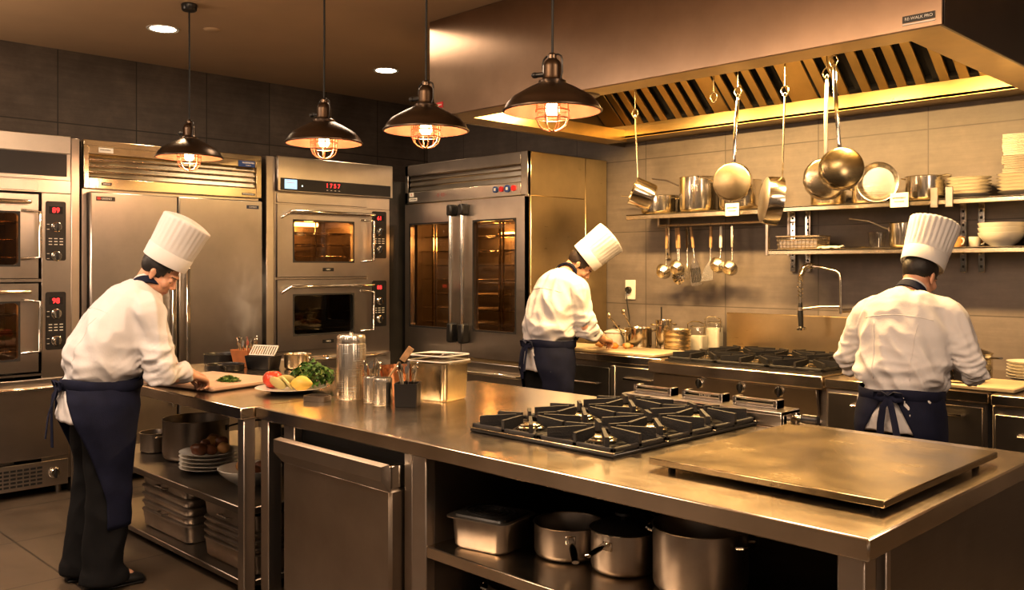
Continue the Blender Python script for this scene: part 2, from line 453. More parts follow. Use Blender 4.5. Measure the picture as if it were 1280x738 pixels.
def control_panel(parent, x0,x1,z0,z1, digits, kz, y=-.006):
    b = MB(); b.prism(rrect(x0,x1,z0,z1,.014), 0, .008, T(0,y+.008,0)@RX(90))
    p = b.build('control_panel', M_['black'], parent)
    w = x1-x0; cx = (x0+x1)/2
    d = MB(); d.box(cx-.34*w,cx+.34*w,y-.0012,y-.0002,z1-.085,z1-.035); d.build('display', M_['void'], p)
    text(digits, .05, M_['red'], p, T(cx,y-.002,z1-.062)@FRONT, name='lettering')
    for z in kz: knob(p, cx+.02*w, z, y, min(.03, .27*w))
    q = MB()
    zm = (kz[0]+kz[1])/2
    for i in range(3):
        for j in range(3): q.box(cx-.36*w+j*.27*w, cx-.19*w+j*.27*w, y-.001, y, zm+.02-i*.02-.003, zm+.02-i*.02+.003)
    for z in kz:
        for s in (-1, 1): q.box(cx-.44*w,cx-.32*w,y-.001,y,z+s*.017-.002,z+s*.017+.002)
    q.build('lettering', M_['letter'], p)
    return p
def badge(parent, x0,x1,z0,z1, m, s=None, tm=None, y=-.003, size=.6, name='badge'):
    b = MB(); b.box(x0,x1,y,y+.004,z0,z1); o = b.build(name, m, parent)
    if s: text(s, (z1-z0)*size, tm or M_['letter'], o, T((x0+x1)/2,y-.0005,(z0+z1)/2)@FRONT, .0003)
    return o
def marks(parent, x0,x1,z, h, m, y, seed=1):
    """a line of lettering too small to read: uneven strokes"""
    rn = random.Random(seed); b = MB(); x = x0
    while x < x1-.004:
        w = rn.uniform(.004,.011)*min(1,h/.012+.4); b.box(x,min(x+w,x1),y-.0007,y,z-h/2*rn.uniform(.6,1),z+h/2*rn.uniform(.6,1)); x += w+.003
    return b.build('lettering', m, parent, 0)
def oven_door(parent, x0,x1,z0,z1, win, mat, glass, hx=None, vz=None, badge_s=None, y0=-.02):
    """hinged oven door in a leaf of its own, glass behind the opening, bar handle across the top, upright bar at the latch side"""
    b = MB(); framed(b, x0,x1,z0,z1, *win, y0, .02, .025)
    d = b.build('door', mat, parent, 30)
    g = MB(); g.box(win[0]-.01,win[1]+.01,.004,.010,win[2]-.01,win[3]+.01); g.build('window_glass', glass, d)
    t = MB(); e = .012
    framed(t, win[0]-e,win[1]+e,win[2]-e,win[3]+e, *win, y0-.003, y0+.001, .025); t.build('window_trim', M_['gasket'], d)
    if hx: 
        h = MB(); z = z1-.055
        h.tube([(hx[0],y0,z-.05),(hx[0]+.05,y0-.06,z),(hx[1]-.02,y0-.06,z),(hx[1],y0-.05,z)], .014, 10, up=(0,0,1)); h.build('handle', S['chrome'], d)
    if vz:
        h = MB(); x = vz[0]
        h.tube([(x-.10,y0,vz[1]),(x,y0-.06,vz[1]+.01),(x,y0-.06,vz[2]-.01),(x-.10,y0,vz[2])], .012, 10, up=(1,0,0)); h.build('latch_handle', S['chrome'], d)
    if badge_s: badge(d, badge_s[1],badge_s[2],badge_s[3],badge_s[4], M_['black'], badge_s[0], y=y0-.003)
    return d

# ------------------------------------------------------------------ stacked oven at the far left
FX = -6.60
t = thing('stacked_oven', 'tall double oven at the left edge with red 89 and 98 displays', 'oven', (FX, 1.10, 0), 90)
W = 1.14
b = MB(); b.box(0,W,.60,.92,.10,2.46,.004)                      # back half
b.box(0,W,.0,.60,2.06,2.46,.004); b.box(.95,W,.0,.60,.10,2.06,.003); b.box(0,.02,0,.6,.1,2.06)
b.box(0,.95,.0,.60,1.455,1.475); b.box(0,.95,0,.6,.82,.835)
b.build('body', S['panelv'], t)
b = MB(); b.box(W,W+.058,.0,.92,.0,2.45,.004); b.build('side_filler', S['frame'], t)
b = MB(); b.box(0,W-.005,-.012,0,2.335,2.455,.003); b.box(0,W-.005,-.012,0,2.15,2.175,.003); b.build('top_panel', S['panelv'], t)
b = MB(); b.box(0,W-.03,-.008,.0,2.178,2.332); b.build('dark_fascia', M_['black'], t)
b = MB(); b.box(0,.925,-.012,0,2.07,2.14,.003); b.build('vent_strip', S['panel'], t)
for z0, z1, s, dg, kz in ((1.48,2.045,0,'89',(1.83,1.63)),(.85,1.445,1,'98',(1.235,1.05))):
    b = MB(); shell(b, .04,.90,.03,.58,z0+.06,z1-.06); c = b.build('cavity', M_['cavity'], t)
    for k in range(3): wire_rack(c, .07,.87,.05,.5, z0+.14+k*.12, S['chrome'])
    oven_door(t, .02,.925,z0,z1,(.10,.80,z0+.09,z1-.13), S['panelv'], M_['glass'], (.06,.86), (.918, z0+.13, z1-.11))
    cx0, cx1 = .975, 1.105
    control_panel(t, cx0,cx1, z0+(.12 if s == 0 else .14), z1-.04 if s == 0 else z1-.06, dg, kz)
b = MB(); b.box(.02,W-.02,-.02,.02,.26,.80,.006); d = b.build('drawer', S['panelv'], t)
bar_handle_h(d, .05, W-.08, .74, S['chrome'], -.075, .016)
b = MB(); b.box(.02,W-.02,-.004,.03,.06,.235,.003); g = b.build('base_grille', S['frame'], t)
q = MB()
for i in range(22):
    for k in range(5): q.box(.06+i*.041,.06+i*.041+.032,-.006,-.003,.085+k*.026,.085+k*.026+.014)
q.build('grille_slot', M_['void'], g)
knob(g, 1.03,.15,-.004,.034)
for x in (.06, W-.06):
    for y in (.08, .8): b = MB(); b.cyl((x,y,0),(x,y,.11),.022); b.build('foot', S['dark'], t)
for z in (1.78, 1.14):
    l = bpy.data.lights.new('oven_glow', 'POINT'); l.energy = 5; l.color = (1,.5,.18); l.shadow_soft_size = .05
    o = bpy.data.objects.new('oven_glow', l); COL.objects.link(o); o.parent = t; o.location = (.55,.35,z+.13)

# ------------------------------------------------------------------ two-door refrigerator
t = thing('refrigerator', 'wide two-door stainless refrigerator with a louvred top, behind the leftmost chef', 'refrigerator', (FX, 2.32, 0), 90)
W = 1.37
b = MB(); b.box(0,W,.03,.92,.08,2.45,.004); b.build('body', S['frame'], t)
b = MB(); b.box(-.014,.0,.04,.9,0,2.44); b.build('side_gap', M_['void'], t)
b = MB(); b.box(0,W,-.015,.03,2.405,2.45,.004); b.box(0,.035,-.015,.03,2.11,2.405,.003); b.box(W-.045,W,-.015,.03,2.11,2.405,.003); b.box(.035,W-.045,-.012,.03,2.11,2.185,.003)
b.box(.035,W-.045,-.012,.03,2.355,2.405)
b.build('header', S['brass'], t)
q = MB()
for i in range(4):
    z = 2.185+i*.0425; q.box(.035,W-.045,-.012,.0,0,.040,.003, T(0,0,z)@T(0,.012,0)@RX(-24)@T(0,-.004,0))
q.build('louvre', S['brass'], t)
k = badge(t, .10,.20,2.366,2.400, M_['paper'], y=-.019); marks(k, .11,.185,2.385,.008, M_['ink'], -.0192)
k = badge(t, W-.20,W-.06,2.352,2.40, M_['bluelab'], y=-.019); marks(k, W-.17,W-.07,2.385,.014, M_['letter'], -.0192, 3); marks(k, W-.14,W-.09,2.364,.008, M_['letter'], -.0192, 4)
k = badge(t, .12,.19,2.135,2.155, M_['black'], y=-.016); marks(k, .13,.18,2.145,.009, M_['letter'], -.0162, 5)
k = badge(t, W-.17,W-.06,2.128,2.146, M_['black'], y=-.016); marks(k, W-.165,W-.065,2.137,.010, M_['letter'], -.0162, 6)
mid = .665
for i, (x0,x1,hx) in enumerate(((.03,mid-.004,mid-.05),(mid+.004,W-.01,mid+.06))):
    b = MB(); b.box(x0,x1,-.05,.02,.22,2.085,.01); d = b.build('door', S['fridge'], t)
    b = MB(); b.box(hx-.016,hx+.016,-.095,-.078,.52,1.55,.006); b.box(hx-.012,hx+.012,-.085,-.045,.55,.59,.003); b.box(hx-.012,hx+.012,-.085,-.045,1.47,1.51,.003); b.build('handle', S['chrome'], d)
    if i == 0:
        bd = badge(d, .07,.20,2.022,2.052, M_['black'], '  GREENO', None, -.053, .62)
        b = MB(); b.box(.075,.10,-.0545,-.053,2.030,2.046); b.build('red_mark', M_['redlab'], bd)
    else:
        badge(d, W-.15,W-.045,2.018,2.046, M_['darklab'], 'CEMERO', None, -.053, .62)
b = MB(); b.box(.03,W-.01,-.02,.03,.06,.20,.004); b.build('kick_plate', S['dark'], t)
for x in (.06, W-.06):
    for y in (.1, .82): b = MB(); b.cyl((x,y,0),(x,y,.09),.022); b.build('foot', S['dark'], t)

# ------------------------------------------------------------------ double wall oven in the middle
t = thing('double_oven', 'double oven with a black touch display on top and a lit upper window', 'oven', (FX, 3.74, 0), 90)
W = 1.24
b = MB(); b.box(0,.07,0,.92,0,2.46,.004); b.build('side_filler', S['frame'], t)
b = MB(); b.box(.07,W,.62,.92,.08,2.46,.004); b.box(.07,W,0,.62,2.07,2.46,.004); b.box(.99,W,.0,.62,.08,2.07,.003); b.box(.07,.09,0,.62,.08,2.07)
b.box(.09,.99,0,.62,1.455,1.47); b.box(.09,.99,0,.62,.08,.86); b.build('body', S['panelv'], t)
b = MB(); b.box(.075,W,-.05,0,2.175,2.465,.006); hd = b.build('header', S['panel'], t)
b = MB(); b.box(.10,W-.03,-.056,-.049,2.185,2.285,.002); fa = b.build('display_panel', M_['black'], hd)
b = MB(); b.box(.135,.25,-.0575,-.055,2.198,2.275); sc = b.build('screen', M_['blue'], fa)
q = MB()
for r_,(w0,w1) in enumerate(((.15,.19),(.15,.23),(.15,.17),(.19,.235))): q.box(w0,w1,-.0585,-.0574,2.262-r_*.017,2.268-r_*.017)
q.build('screen_mark', M_['letter'], sc)
b = MB(); b.cyl((.30,-.0565,2.228),(.30,-.0545,2.228),.006,seg=10); b.build('indicator', M_['led'], fa)
text('1 7 5 7', .05, M_['red'], fa, T(.60,-.0575,2.245)@FRONT, name='lettering')
q = MB()
for i in range(4): q.box(.535+i*.04,.55+i*.04,-.0575,-.0555,2.205,2.209)
q.build('lettering', M_['letter'], fa)
b = MB(); b.box(.09,.985,-.015,0,2.085,2.165,.003); b.build('vent_strip', S['panel'], t)
for k,(z0,z1) in enumerate(((1.475,2.07),(.865,1.45))):
    b = MB(); shell(b, .13,.95,.03,.60,z0+.07,z1-.07); c = b.build('cavity', M_['cavity'] if k == 0 else M_['cavd'], t)
    for j in range(3 if k == 0 else 2): wire_rack(c, .16,.92,.05,.54, z0+.17+j*(.10 if k == 0 else .14), S['chrome'])
    if k == 0:
        q = MB(); q.lathe([(.155,0),(.165,0),(.165,.02),(.155,.02),(.155,0)], 36, T(.34,.57,z0+.27)@RX(90)); q.build('fan_ring', S['chrome'], c)
        q = MB(); q.tube([(.55,.5,z1-.13),(.80,.5,z1-.13)], .018, 10); q.build('lamp', M_['hot'], c)
        for zz in (.14,.30):
            q = MB(); q.tube([(.49,.04,z0+zz),(.49,.04,z0+zz+.22)], .006, 6); q.build('rail', S['chrome'], c)
    oven_door(t, .09,.98,z0,z1,(.245,.83,z0+.13,z1-.13), S['panel'], M_['glass'] if k == 0 else M_['glassd'], (.13,1.02), (1.01, z0+.13, z1-.10), ('MIRO',.52,.63,z0+.045,z0+.075))
    control_panel(t, 1.045,1.20, z0+.16, z1-.015, '61' if k == 0 else '88', (z1-.20, z1-.36))
b = MB(); b.box(.09,W-.01,-.03,.02,.30,.80,.008); d = b.build('drawer', S['panel'], t)
bar_handle_h(d, .14, W-.10, .78, S['chrome'], -.085, .014)
b = MB(); b.box(.09,W-.01,-.01,.02,.06,.27,.004); b.build('kick_plate', S['dark'], t)
for x in (.12, W-.06):
    for y in (.1, .82): b = MB(); b.cyl((x,y,0),(x,y,.09),.022); b.build('foot', S['dark'], t)
l = bpy.data.lights.new('oven_glow', 'POINT'); l.energy = 14; l.color = (1,.55,.2); l.shadow_soft_size = .04
o = bpy.data.objects.new('oven_glow', l); COL.objects.link(o); o.parent = t; o.location = (.66,.42,1.90)

# tall black strip, added as the shade of the open gap, and wall switch in the corner
b = MB(); b.box(-.0,.07,0,.6,0,2.35,.003); tag(b.build('corner_gap_shade', M_['blackm'], None, loc=(-6.80,5.02,0)), kind='structure')['label'] = 'black strip for the shaded gap between the ovens in the corner'

# ------------------------------------------------------------------ reach-in oven with two glass doors
t = thing('glass_door_oven', 'tall reach-in oven with two windowed doors and black-ended handles in the corner', 'oven', (-6.70, 5.25, 0))
W, D = 1.60, .99
b = MB(); b.box(0,W,.70,D,.08,2.50,.005); b.box(0,.06,.02,.70,.08,2.14,.003); b.box(W-.05,W,.02,.70,.08,2.14,.003); b.box(0,W,.02,.70,2.14,2.50,.005); b.box(.06,W-.05,.02,.70,.08,.77)
b.box(.06,W-.05,.30,.70,.77,.80); b.build('body', steel('side_steel', (.62,.50,.30), .30, (3,3,90)), t)
b = MB(); b.box(0,W-.08,-.015,.02,2.40,2.50,.004); b.box(0,W-.08,-.015,.02,2.145,2.25,.004); b.box(W-.08,W,-.015,.02,2.145,2.50,.004); b.box(0,.045,-.015,.02,2.145,2.5,.004); hd = b.build('header', S['panel'], t)
q = MB()
for i in range(3): q.box(.045,W-.08,-.012,0,0,.046,.003, T(0,.014,2.25+i*.05)@RX(-22)@T(0,-.004,0))
q.build('louvre', S['panel'], t)
for i,(c,s) in enumerate((('bluelab',.026),('redlab',.022),('bluelab',.03),('redlab',.024))):
    b = MB(); b.prism(rrect(-s,s,-s,s,s*.8), 0,.012, T(1.225+i*.072,-.015,2.205)@RX(90)); k = b.build('button', M_[c], hd)
    if i in (0,2): b = MB(); b.box(-.012,.012,-.001,0,-.012,.012, M=T(1.225+i*.072,-.0275,2.205)); b.build('button_mark', M_['letter'], k)
badge(hd, .07,.13,2.205,2.245, M_['paper'], 'R', M_['redlab'], -.018, .8); k = badge(hd, .065,.18,2.165,2.195, M_['paper'], y=-.018); marks(k, .075,.17,2.18,.012, M_['ink'], -.0182, 8)
text('· I · I I ·', .05, M_['redlab'], hd, T(.52,-.0165,2.20)@FRONT, name='lettering')
b = MB(); shell(b, .07,W-.06,.06,.69,.81,2.13); c = b.build('cavity', M_['cavl'], t)
for k in range(9): wire_rack(c, .10,W-.09,.10,.62,.92+k*.13, S['chrome'], 16)
for x in (.30,.34,1.18,1.22):
    q = MB(); q.box(x-.008,x+.008,.07,.085,.83,2.1); q.build('rack_post', S['brass'], c)
q = MB(); q.tube([(.62,.62,1.86),(.80,.62,1.86)], .022, 10); q.build('lamp', M_['hot'], c)
xm = .805
for i,(x0,x1,wx) in enumerate(((.02,xm-.004,(.10,.655)),(xm+.004,W-.02,(.97,W-.13)))):
    b = MB(); framed(b, x0,x1,.78,2.135, *wx, 1.02,1.945, -.03,.02,.03); d = b.build('door', S['panel'], t, 30)
    g = MB(); g.box(wx[0]-.01,wx[1]+.01,-.006,.0,1.01,1.955); g.build('window_glass', M_['glass'], d)
    q = MB(); framed(q, wx[0]-.014,wx[1]+.014,1.006,1.959, *wx,1.02,1.945, -.034,-.029,.03); q.build('window_trim', M_['gasket'], d)
    hx = xm-.075 if i == 0 else xm+.075
    h = MB(); h.tube([(hx,-.085,1.03),(hx,-.085,2.03)], .021, 14); h = h.build('handle', S['chrome'], d)
    for z0,z1 in ((.90,1.05),(2.0,2.08)):
        q = MB(); q.box(hx-.035,hx+.035,-.115,-.028,z0,z1+.02,.014); q.build('handle_end', M_['black'], h)
b = MB(); b.box(.02,W-.02,-.02,.02,.30,.745,.006); d = b.build('drawer', S['panel'], t)
bar_handle_h(d, .05, W-.05, .66, S['chrome'], -.075, .018)
b = MB(); b.box(.02,W-.02,-.005,.02,.06,.28,.004); b.build('kick_plate', S['dark'], t)
b = MB(); b.box(W-.02,W+.02,-.03,.0,2.125,2.145,.003); b.build('hinge', S['frame'], t)
for x in (.06, W-.06):
    for y in (.1, .9): b = MB(); b.cyl((x,y,0),(x,y,.09),.022); b.build('foot', S['dark'], t)
l = bpy.data.lights.new('oven_glow', 'POINT'); l.energy = 9; l.color = (1,.6,.28); l.shadow_soft_size = .05
o = bpy.data.objects.new('oven_glow', l); COL.objects.link(o); o.parent = t; o.location = (.72,.40,1.80)

# ------------------------------------------------------------------ pendants over the island
def make_pendant(loc, label):
    t = thing('pendant_lamp', label, 'lamp', loc, 0, 'industrial pendant lamps over the island')   # origin at shade rim
    top = CEIL-loc[2]
    b = MB(); b.cyl((0,0,top-.045),(0,0,top),.048,.052,20,.006); b.build('ceiling_canopy', M_['blackm'], t)
    b = MB(); b.tube([(0,0,.245),(.002,.001,(top+.25)/2),(0,0,top-.04)], .0055, 8); b.build('cord', M_['cord'], t)
    b = MB(); b.lathe([(.205,.0),(.214,.003),(.214,.008),(.207,.012),(.196,.035),(.172,.062),(.11,.098),(.062,.122),(.055,.125)], 48); b.build('shade', M_['lampo'], t)
    b = MB(); b.lathe([(.205,.0015),(.194,.030),(.170,.056),(.11,.091),(.05,.118),(0,.119)], 48); b.build('shade_lining', M_['lampi'], t)
    b = MB(); b.lathe([(0,.12),(.058,.12),(.060,.132),(.044,.140),(.040,.150),(.040,.195),(.034,.214),(.020,.228),(.020,.243),(.012,.252),(0,.254)], 28); nk = b.build('socket_housing', M_['lampo'], t)
    b = MB()
    for s in (-1,1): b.tube([(s*.046,0,.135),(s*.056,0,.16),(s*.056,0,.215),(s*.050,0,.232),(s*.034,0,.242),(0,0,.246)], .0042, 8)
    b.build('yoke', M_['blackm'], t)
    b = MB(); b.cyl((-.03,-.01,.165),(-.075,-.025,.165),.011,seg=12); b.ell((-.078,-.026,.165),(.017,.017,.013),12,8); b.build('switch_knob', M_['black'], t)
    b = MB(); b.lathe([(0,-.018),(.02,-.014),(.030,.004),(.029,.022),(.018,.048),(.016,.075),(0,.08)], 20); b.build('bulb', M_['bulb'], t)
    b = MB()
    b.tube([(.071*math.cos(2*PI*i/28),.071*math.sin(2*PI*i/28),.006) for i in range(28)], .0032, 6, True)
    b.tube([(.071*math.cos(2*PI*i/28),.071*math.sin(2*PI*i/28),-.028) for i in range(28)], .0032, 6, True)
    for k in range(4):
        a = PI*k/4+.3; c_, s_ = math.cos(a), math.sin(a)
        b.tube([(.071*math.cos(q)*c_ if abs(q) > 0 else .071*c_, 0, 0) for q in ()] or
               [(r*c_, r*s_, z) for r,z in ((.071,.05),(.072,0),(.071,-.03),(.062,-.055),(.042,-.073),(.018,-.081),(-.018,-.081),(-.042,-.073),(-.062,-.055),(-.071,-.03),(-.072,0),(-.071,.05))], .0032, 6)
    b.build('wire_cage', M_['wire'], t)
    l = bpy.data.lights.new('bulb_light', 'POINT'); l.energy = 9; l.color = (1,.55,.30); l.shadow_soft_size = .03
    o = bpy.data.objects.new('bulb_light', l); COL.objects.link(o); o.parent = t; o.location = (0,0,-.035)
    return t
for p, s in (((-5.70,2.67,2.27),'dark bronze caged pendant lamp over the plate stacks, hanging before the refrigerator'),
             ((-4.28,2.78,2.235),'dark bronze caged pendant lamp hanging in front of the double oven display'),
             ((-3.48,2.85,2.225),'dark bronze caged pendant lamp hanging nearest the left end of the hood'),
             ((-2.62,2.84,2.215),'dark bronze caged pendant lamp over the burners, largest of the four')):
    make_pendant(p, s)
for (x,y),s in (((-6.42,2.81),'round recessed ceiling downlight above the refrigerator'),((-6.40,4.79),'round recessed ceiling downlight above the double oven')):
    t = thing('ceiling_downlight', s, 'ceiling light', (x,y,CEIL), 0, 'recessed ceiling downlights')
    b = MB(); b.lathe([(.085,-.001),(.11,-.006),(.115,0)], 32); b.build('trim_ring', M_['paper'], t)
    b = MB(); b.lathe([(.0,-.003),(.088,-.003),(.088,-.001),(0,-.001)], 32); b.build('diffuser', M_['down'], t)
    l = bpy.data.lights.new('downlight_beam', 'SPOT'); l.energy = 70; l.color = (1,.72,.42); l.spot_size = R(110); l.spot_blend = .8; l.shadow_soft_size = .08
    o = bpy.data.objects.new('downlight_beam', l); COL.objects.link(o); o.parent = t; o.location = (0,0,-.02)
b = MB(); b.lathe([(0,-.012),(.04,-.012),(.055,-.006),(.06,0)], 24)
tag(b.build('sprinkler_cover', M_['ceil'], None, loc=(-6.19,3.07,CEIL)), 'small round ceiling cover beside the leftmost pendant cord', 'cover')

# ------------------------------------------------------------------ extractor hood
HX0, HX1, HY, HZ = -4.92, -1.46, 4.06, 2.60
t = thing('extractor_hood', 'huge stainless extractor hood with slanted baffle filters over the cooking line', 'extractor hood', (0,0,0))
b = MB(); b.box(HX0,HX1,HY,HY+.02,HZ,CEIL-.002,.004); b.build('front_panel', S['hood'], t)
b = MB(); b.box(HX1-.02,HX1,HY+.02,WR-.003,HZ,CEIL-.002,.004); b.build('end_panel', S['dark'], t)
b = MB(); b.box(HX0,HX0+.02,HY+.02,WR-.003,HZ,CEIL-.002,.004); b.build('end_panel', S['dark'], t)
b = MB(); fw = .22
b.box(HX0+.02,HX1-.02,HY+.02,HY+fw,HZ+.005,HZ+.02); b.box(HX0+.02,HX0+fw,HY+fw,WR-.24,HZ+.005,HZ+.02); b.box(HX1-fw,HX1-.02,HY+fw,WR-.24,HZ+.005,HZ+.02)
b.box(HX0+.02,HX1-.02,HY+fw-.012,HY+fw,HZ+.02,HZ+.10); b.box(HX1-fw,HX1-fw+.012,HY+fw,WR-.24,HZ+.02,HZ+.10); b.box(HX0+fw-.012,HX0+fw,HY+fw,WR-.24,HZ+.02,HZ+.10)
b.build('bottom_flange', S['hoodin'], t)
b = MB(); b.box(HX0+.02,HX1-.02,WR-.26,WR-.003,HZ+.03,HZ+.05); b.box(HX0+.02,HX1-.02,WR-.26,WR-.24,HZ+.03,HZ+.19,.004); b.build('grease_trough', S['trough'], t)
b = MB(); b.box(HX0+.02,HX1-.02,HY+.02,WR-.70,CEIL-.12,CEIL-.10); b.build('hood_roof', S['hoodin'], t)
# slanted filters from the trough up to the roof
y0, z0 = WR-.25, HZ+.16; y1, z1 = WR-.75, CEIL-.11
L = math.hypot(y1-y0, z1-z0); ang = math.degrees(math.atan2(z1-z0, y0-y1))
nf = 6; span = (HX1-HX0-.44)/nf
def filt(x0, w, blank=False):
    Mx = T(x0, y0, z0) @ RX(180-ang) @ T(0,0,0)         # local y runs up the slope towards the front
    b = MB(); b.M = Mx
    b.box(.0,w,0,L,-.02,-.012)
    if blank: b.box(.004,w-.004,.0,L,-.012,.03,.003)
    else:
        b.box(0,.02,0,L,-.012,.03); b.box(w-.02,w,0,L,-.012,.03); b.box(0,w,0,.03,-.012,.03); b.box(0,w,L-.03,L,-.012,.03)
    f = b.build('filter_panel', S['hoodin'] if blank else M_['void'], t)
    if not blank:
        q = MB(); q.M = Mx; n = max(1, round(w/.135)); p = (w-.03)/n
        for i in range(n):
            xa = .015+i*p; q.box(xa,xa+p*.56,.0,L,.012,.034,.004); 
        q.build('baffle', S['hoodin'], f)
    return f
edges = [HX0+.22+i*span for i in range(nf)]
for i, x in enumerate(edges): 
    if i in (3,): filt(x, span*.42, True); filt(x+span*.42, span*.58)
    elif i == 1: filt(x, span*.72); filt(x+span*.72, span*.28, True)
    else: filt(x, span)
filt(HX0+.02, .2, True); filt(HX1-.22, .2)
b = MB(); b.tube([(HX0+.02,5.15,2.90),(HX1-.02,5.15,2.90)], .012, 10); b.build('hanging_rail', S['brass'], t)
b = MB(); b.lathe([(.0,-.004),(.075,-.004),(.10,-.008),(.11,0),(0,0)], 32, T(-3.62,HY+.13,HZ+.004)); b.build('flange_lamp', S['dark'], t)
bd = badge(t, HX1-.17,HX1-.03,HZ+.035,HZ+.065, M_['black'], 'RE-WALK PRO', None, HY-.004, .62)
b = MB(); b.box(HX1-.17,HX1-.03,HY-.004,HY,HZ+.024,HZ+.030); b.build('badge_strip', M_['letter'], bd)
k = badge(t, HX0+.08,HX0+.15,HZ+.06,HZ+.10, M_['redlab'], y=HY-.004); marks(k, HX0+.09,HX0+.14,HZ+.08,.012, M_['letter'], HY-.0042, 9)
for x in (-4.35,-3.6,-2.85,-2.1):
    l = bpy.data.lights.new('hood_light', 'AREA'); l.energy = 66; l.color = (1,.63,.26); l.shape = 'RECTANGLE'; l.size = .5; l.size_y = .12
    o = bpy.data.objects.new('hood_light', l); COL.objects.link(o); o.parent = t; o.location = (x, HY+.80, HZ+.16); o.rotation_euler.x = R(8)
# ------------------------------------------------------------------ cookware
def pot_prof(r, h, c=None, w=.004):
    c = c or min(r,h)*.18
    return [(0,0),(r-c,0)]+[(r-c+c*math.sin(R(a)), c-c*math.cos(R(a))) for a in (30,60,90)]+[(r,h-.004),(r+.005,h),(r-.001,h),(r-w,h-.006),(r-w,c),(r-c,w),(0,w)]
def pot(name, label, loc, r, h, mat=None, inner=None, handle='long', ha=0, hl=.20, lid=None, rz=0, group=None, cat='pot', up=.03, hz=None, flat=True, hm=None, seg=36):
    t = thing(name, label, cat, loc, rz, group); mat = mat or S['pot']; hm = hm or S['chrome']
    pr = pot_prof(r,h); b = MB(); k = len(pr)-5
    b.lathe(pr[:k+1], seg); b.mi = 1; b.lathe(pr[k:], seg)
    b.build('pot_body', [mat, inner or mat], t)
    hz = hz if hz is not None else h*.82
    if handle in ('long','both'):
        c, s_ = math.cos(R(ha)), math.sin(R(ha)); b = MB()
        pts = [(d*c, d*s_, z) for d,z in ((r-.002,hz-.012),(r+.03,hz),(r+hl*.5,hz+up*.7),(r+hl,hz+up))]
        b.tube(pts, [.010,.011,.013,.012], 10, flat=.5 if flat else 1); b.box(-.004,.006,-.018,.018,-.02,.012,.003, RZ(ha)@T(r,0,hz-.008))
        b.build('handle', hm, t)
    if handle in ('loops','both'):
        for s in ((0,180) if handle == 'loops' else (180,)):
            b = MB(); b.M = RZ(ha+s)
            b.tube([(r-.002,-.045,hz),(r+.022,-.045,hz+.004),(r+.038,-.025,hz+.008),(r+.038,.025,hz+.008),(r+.022,.045,hz+.004),(r-.002,.045,hz)], .0055, 8)
            b.build('loop_handle', hm, t)
    if lid:
        b = MB(); b.lathe([(0,h+.028),(r*.4,h+.026),(r*.8,h+.014),(r,h+.004),(r+.006,h+.002),(r+.004,h-.002),(0,h+.002)], seg); l = b.build('lid', lid, t)
        b = MB(); b.lathe([(0,h+.026),(.010,h+.028),(.012,h+.040),(.030,h+.046),(.028,h+.054),(0,h+.056)], 20); b.build('lid_knob', M_['black'], l)
    return t
def plate(name, label, loc, r, mat, h=.022, group=None, cat='plate', rz=0):
    b = MB(); b.lathe([(0,0),(r*.55,0),(r*.6,.004),(r*.97,h-.003),(r,h),(r*.97,h+.001),(r*.62,.010),(r*.55,.007),(0,.007)], 44)
    return tag(b.build(name, mat, None, 60, loc, rz), label, cat, group)
def bowl(name, label, loc, r, h, mat, group=None, cat='bowl'):
    b = MB(); b.lathe([(0,0),(r*.45,0),(r*.47,.006),(r*.72,h*.35),(r*.93,h*.75),(r,h),(r*.975,h+.001),(r*.90,h*.76),(r*.69,h*.39),(r*.42,.016),(0,.012)], 44)
    return tag(b.build(name, mat, None, 60, loc), label, cat, group)
ORD = ['lowest','second from the bottom','third from the bottom','fourth from the bottom','fifth from the bottom','sixth from the bottom','seventh from the bottom','eighth from the bottom']
def ordl(i, n): return 'top' if i == n-1 else ORD[i]

# ------------------------------------------------------------------ wall shelves
def shelf_board(name, label, x0,x1,z, y0=5.90):
    t = thing(name, label, 'shelf', (x0, y0, z))
    b = MB(); b.box(0,x1-x0,0,WR-.004-y0,-.012,0,.002); b.box(0,x1-x0,0,.014,-.042,0,.003); b.build('shelf_board', S['brass'], t)
    return t
t = shelf_board('wall_shelf', 'short stainless wall shelf of pots beneath the left end of the hood', -4.62,-3.36,1.985)
b = MB(); b.tube([(.18,.20,-.09),(1.26,.20,-.09)], .008, 8); b.build('utensil_rail', S['frame'], t)
for x in (.18,):
    b = MB(); b.box(x-.022,x+.022,.325,.345,-.36,-.012,.002); br = b.build('wall_bracket', S['chrome'], t)
    q = MB()
    for k in range(6): q.box(x-.008,x+.008,.3235,.326,-.33+k*.05,-.31+k*.05)
    q.build('bracket_hole', M_['void'], br)
    b = MB(); b.box(x-.010,x+.010,.20,.33,-.10,-.012,.002); b.build('rail_arm', S['frame'], t)
t = thing('wall_shelf', 'long two-tier stainless wall shelf carrying plates and bowls behind the chef facing away', 'shelf', (-3.33, 5.90, 0))
Wd = 2.45
for z in (1.985, 1.68):
    b = MB(); b.box(0,Wd,0,.346,z-.012,z,.002); b.box(0,Wd,0,.014,z-.036,z,.003); b.build('shelf_board', S['brass'], t)
b = MB(); b.box(-.022,.0,0,.03,1.64,2.0,.003); b.box(-.022,0,.316,.346,1.64,2.0,.003); b.box(-.022,0,.03,.316,1.98,2.0); b.build('end_frame', S['frame'], t)
for x in (.02,.14,1.22,1.33):
    b = MB(); b.box(x-.02,x+.02,.325,.345,1.52,1.968,.002); br = b.build('wall_bracket', S['chrome'], t)
    q = MB()
    for k in range(9): q.box(x-.007,x+.007,.3235,.326,1.55+k*.045,1.566+k*.045)
    q.build('bracket_hole', M_['void'], br)
for x in (1.16,1.25):
    b = MB(); b.box(x-.022,x+.022,-.012,0,1.93,2.055,.002); b.build('front_post', S['frame'], t)
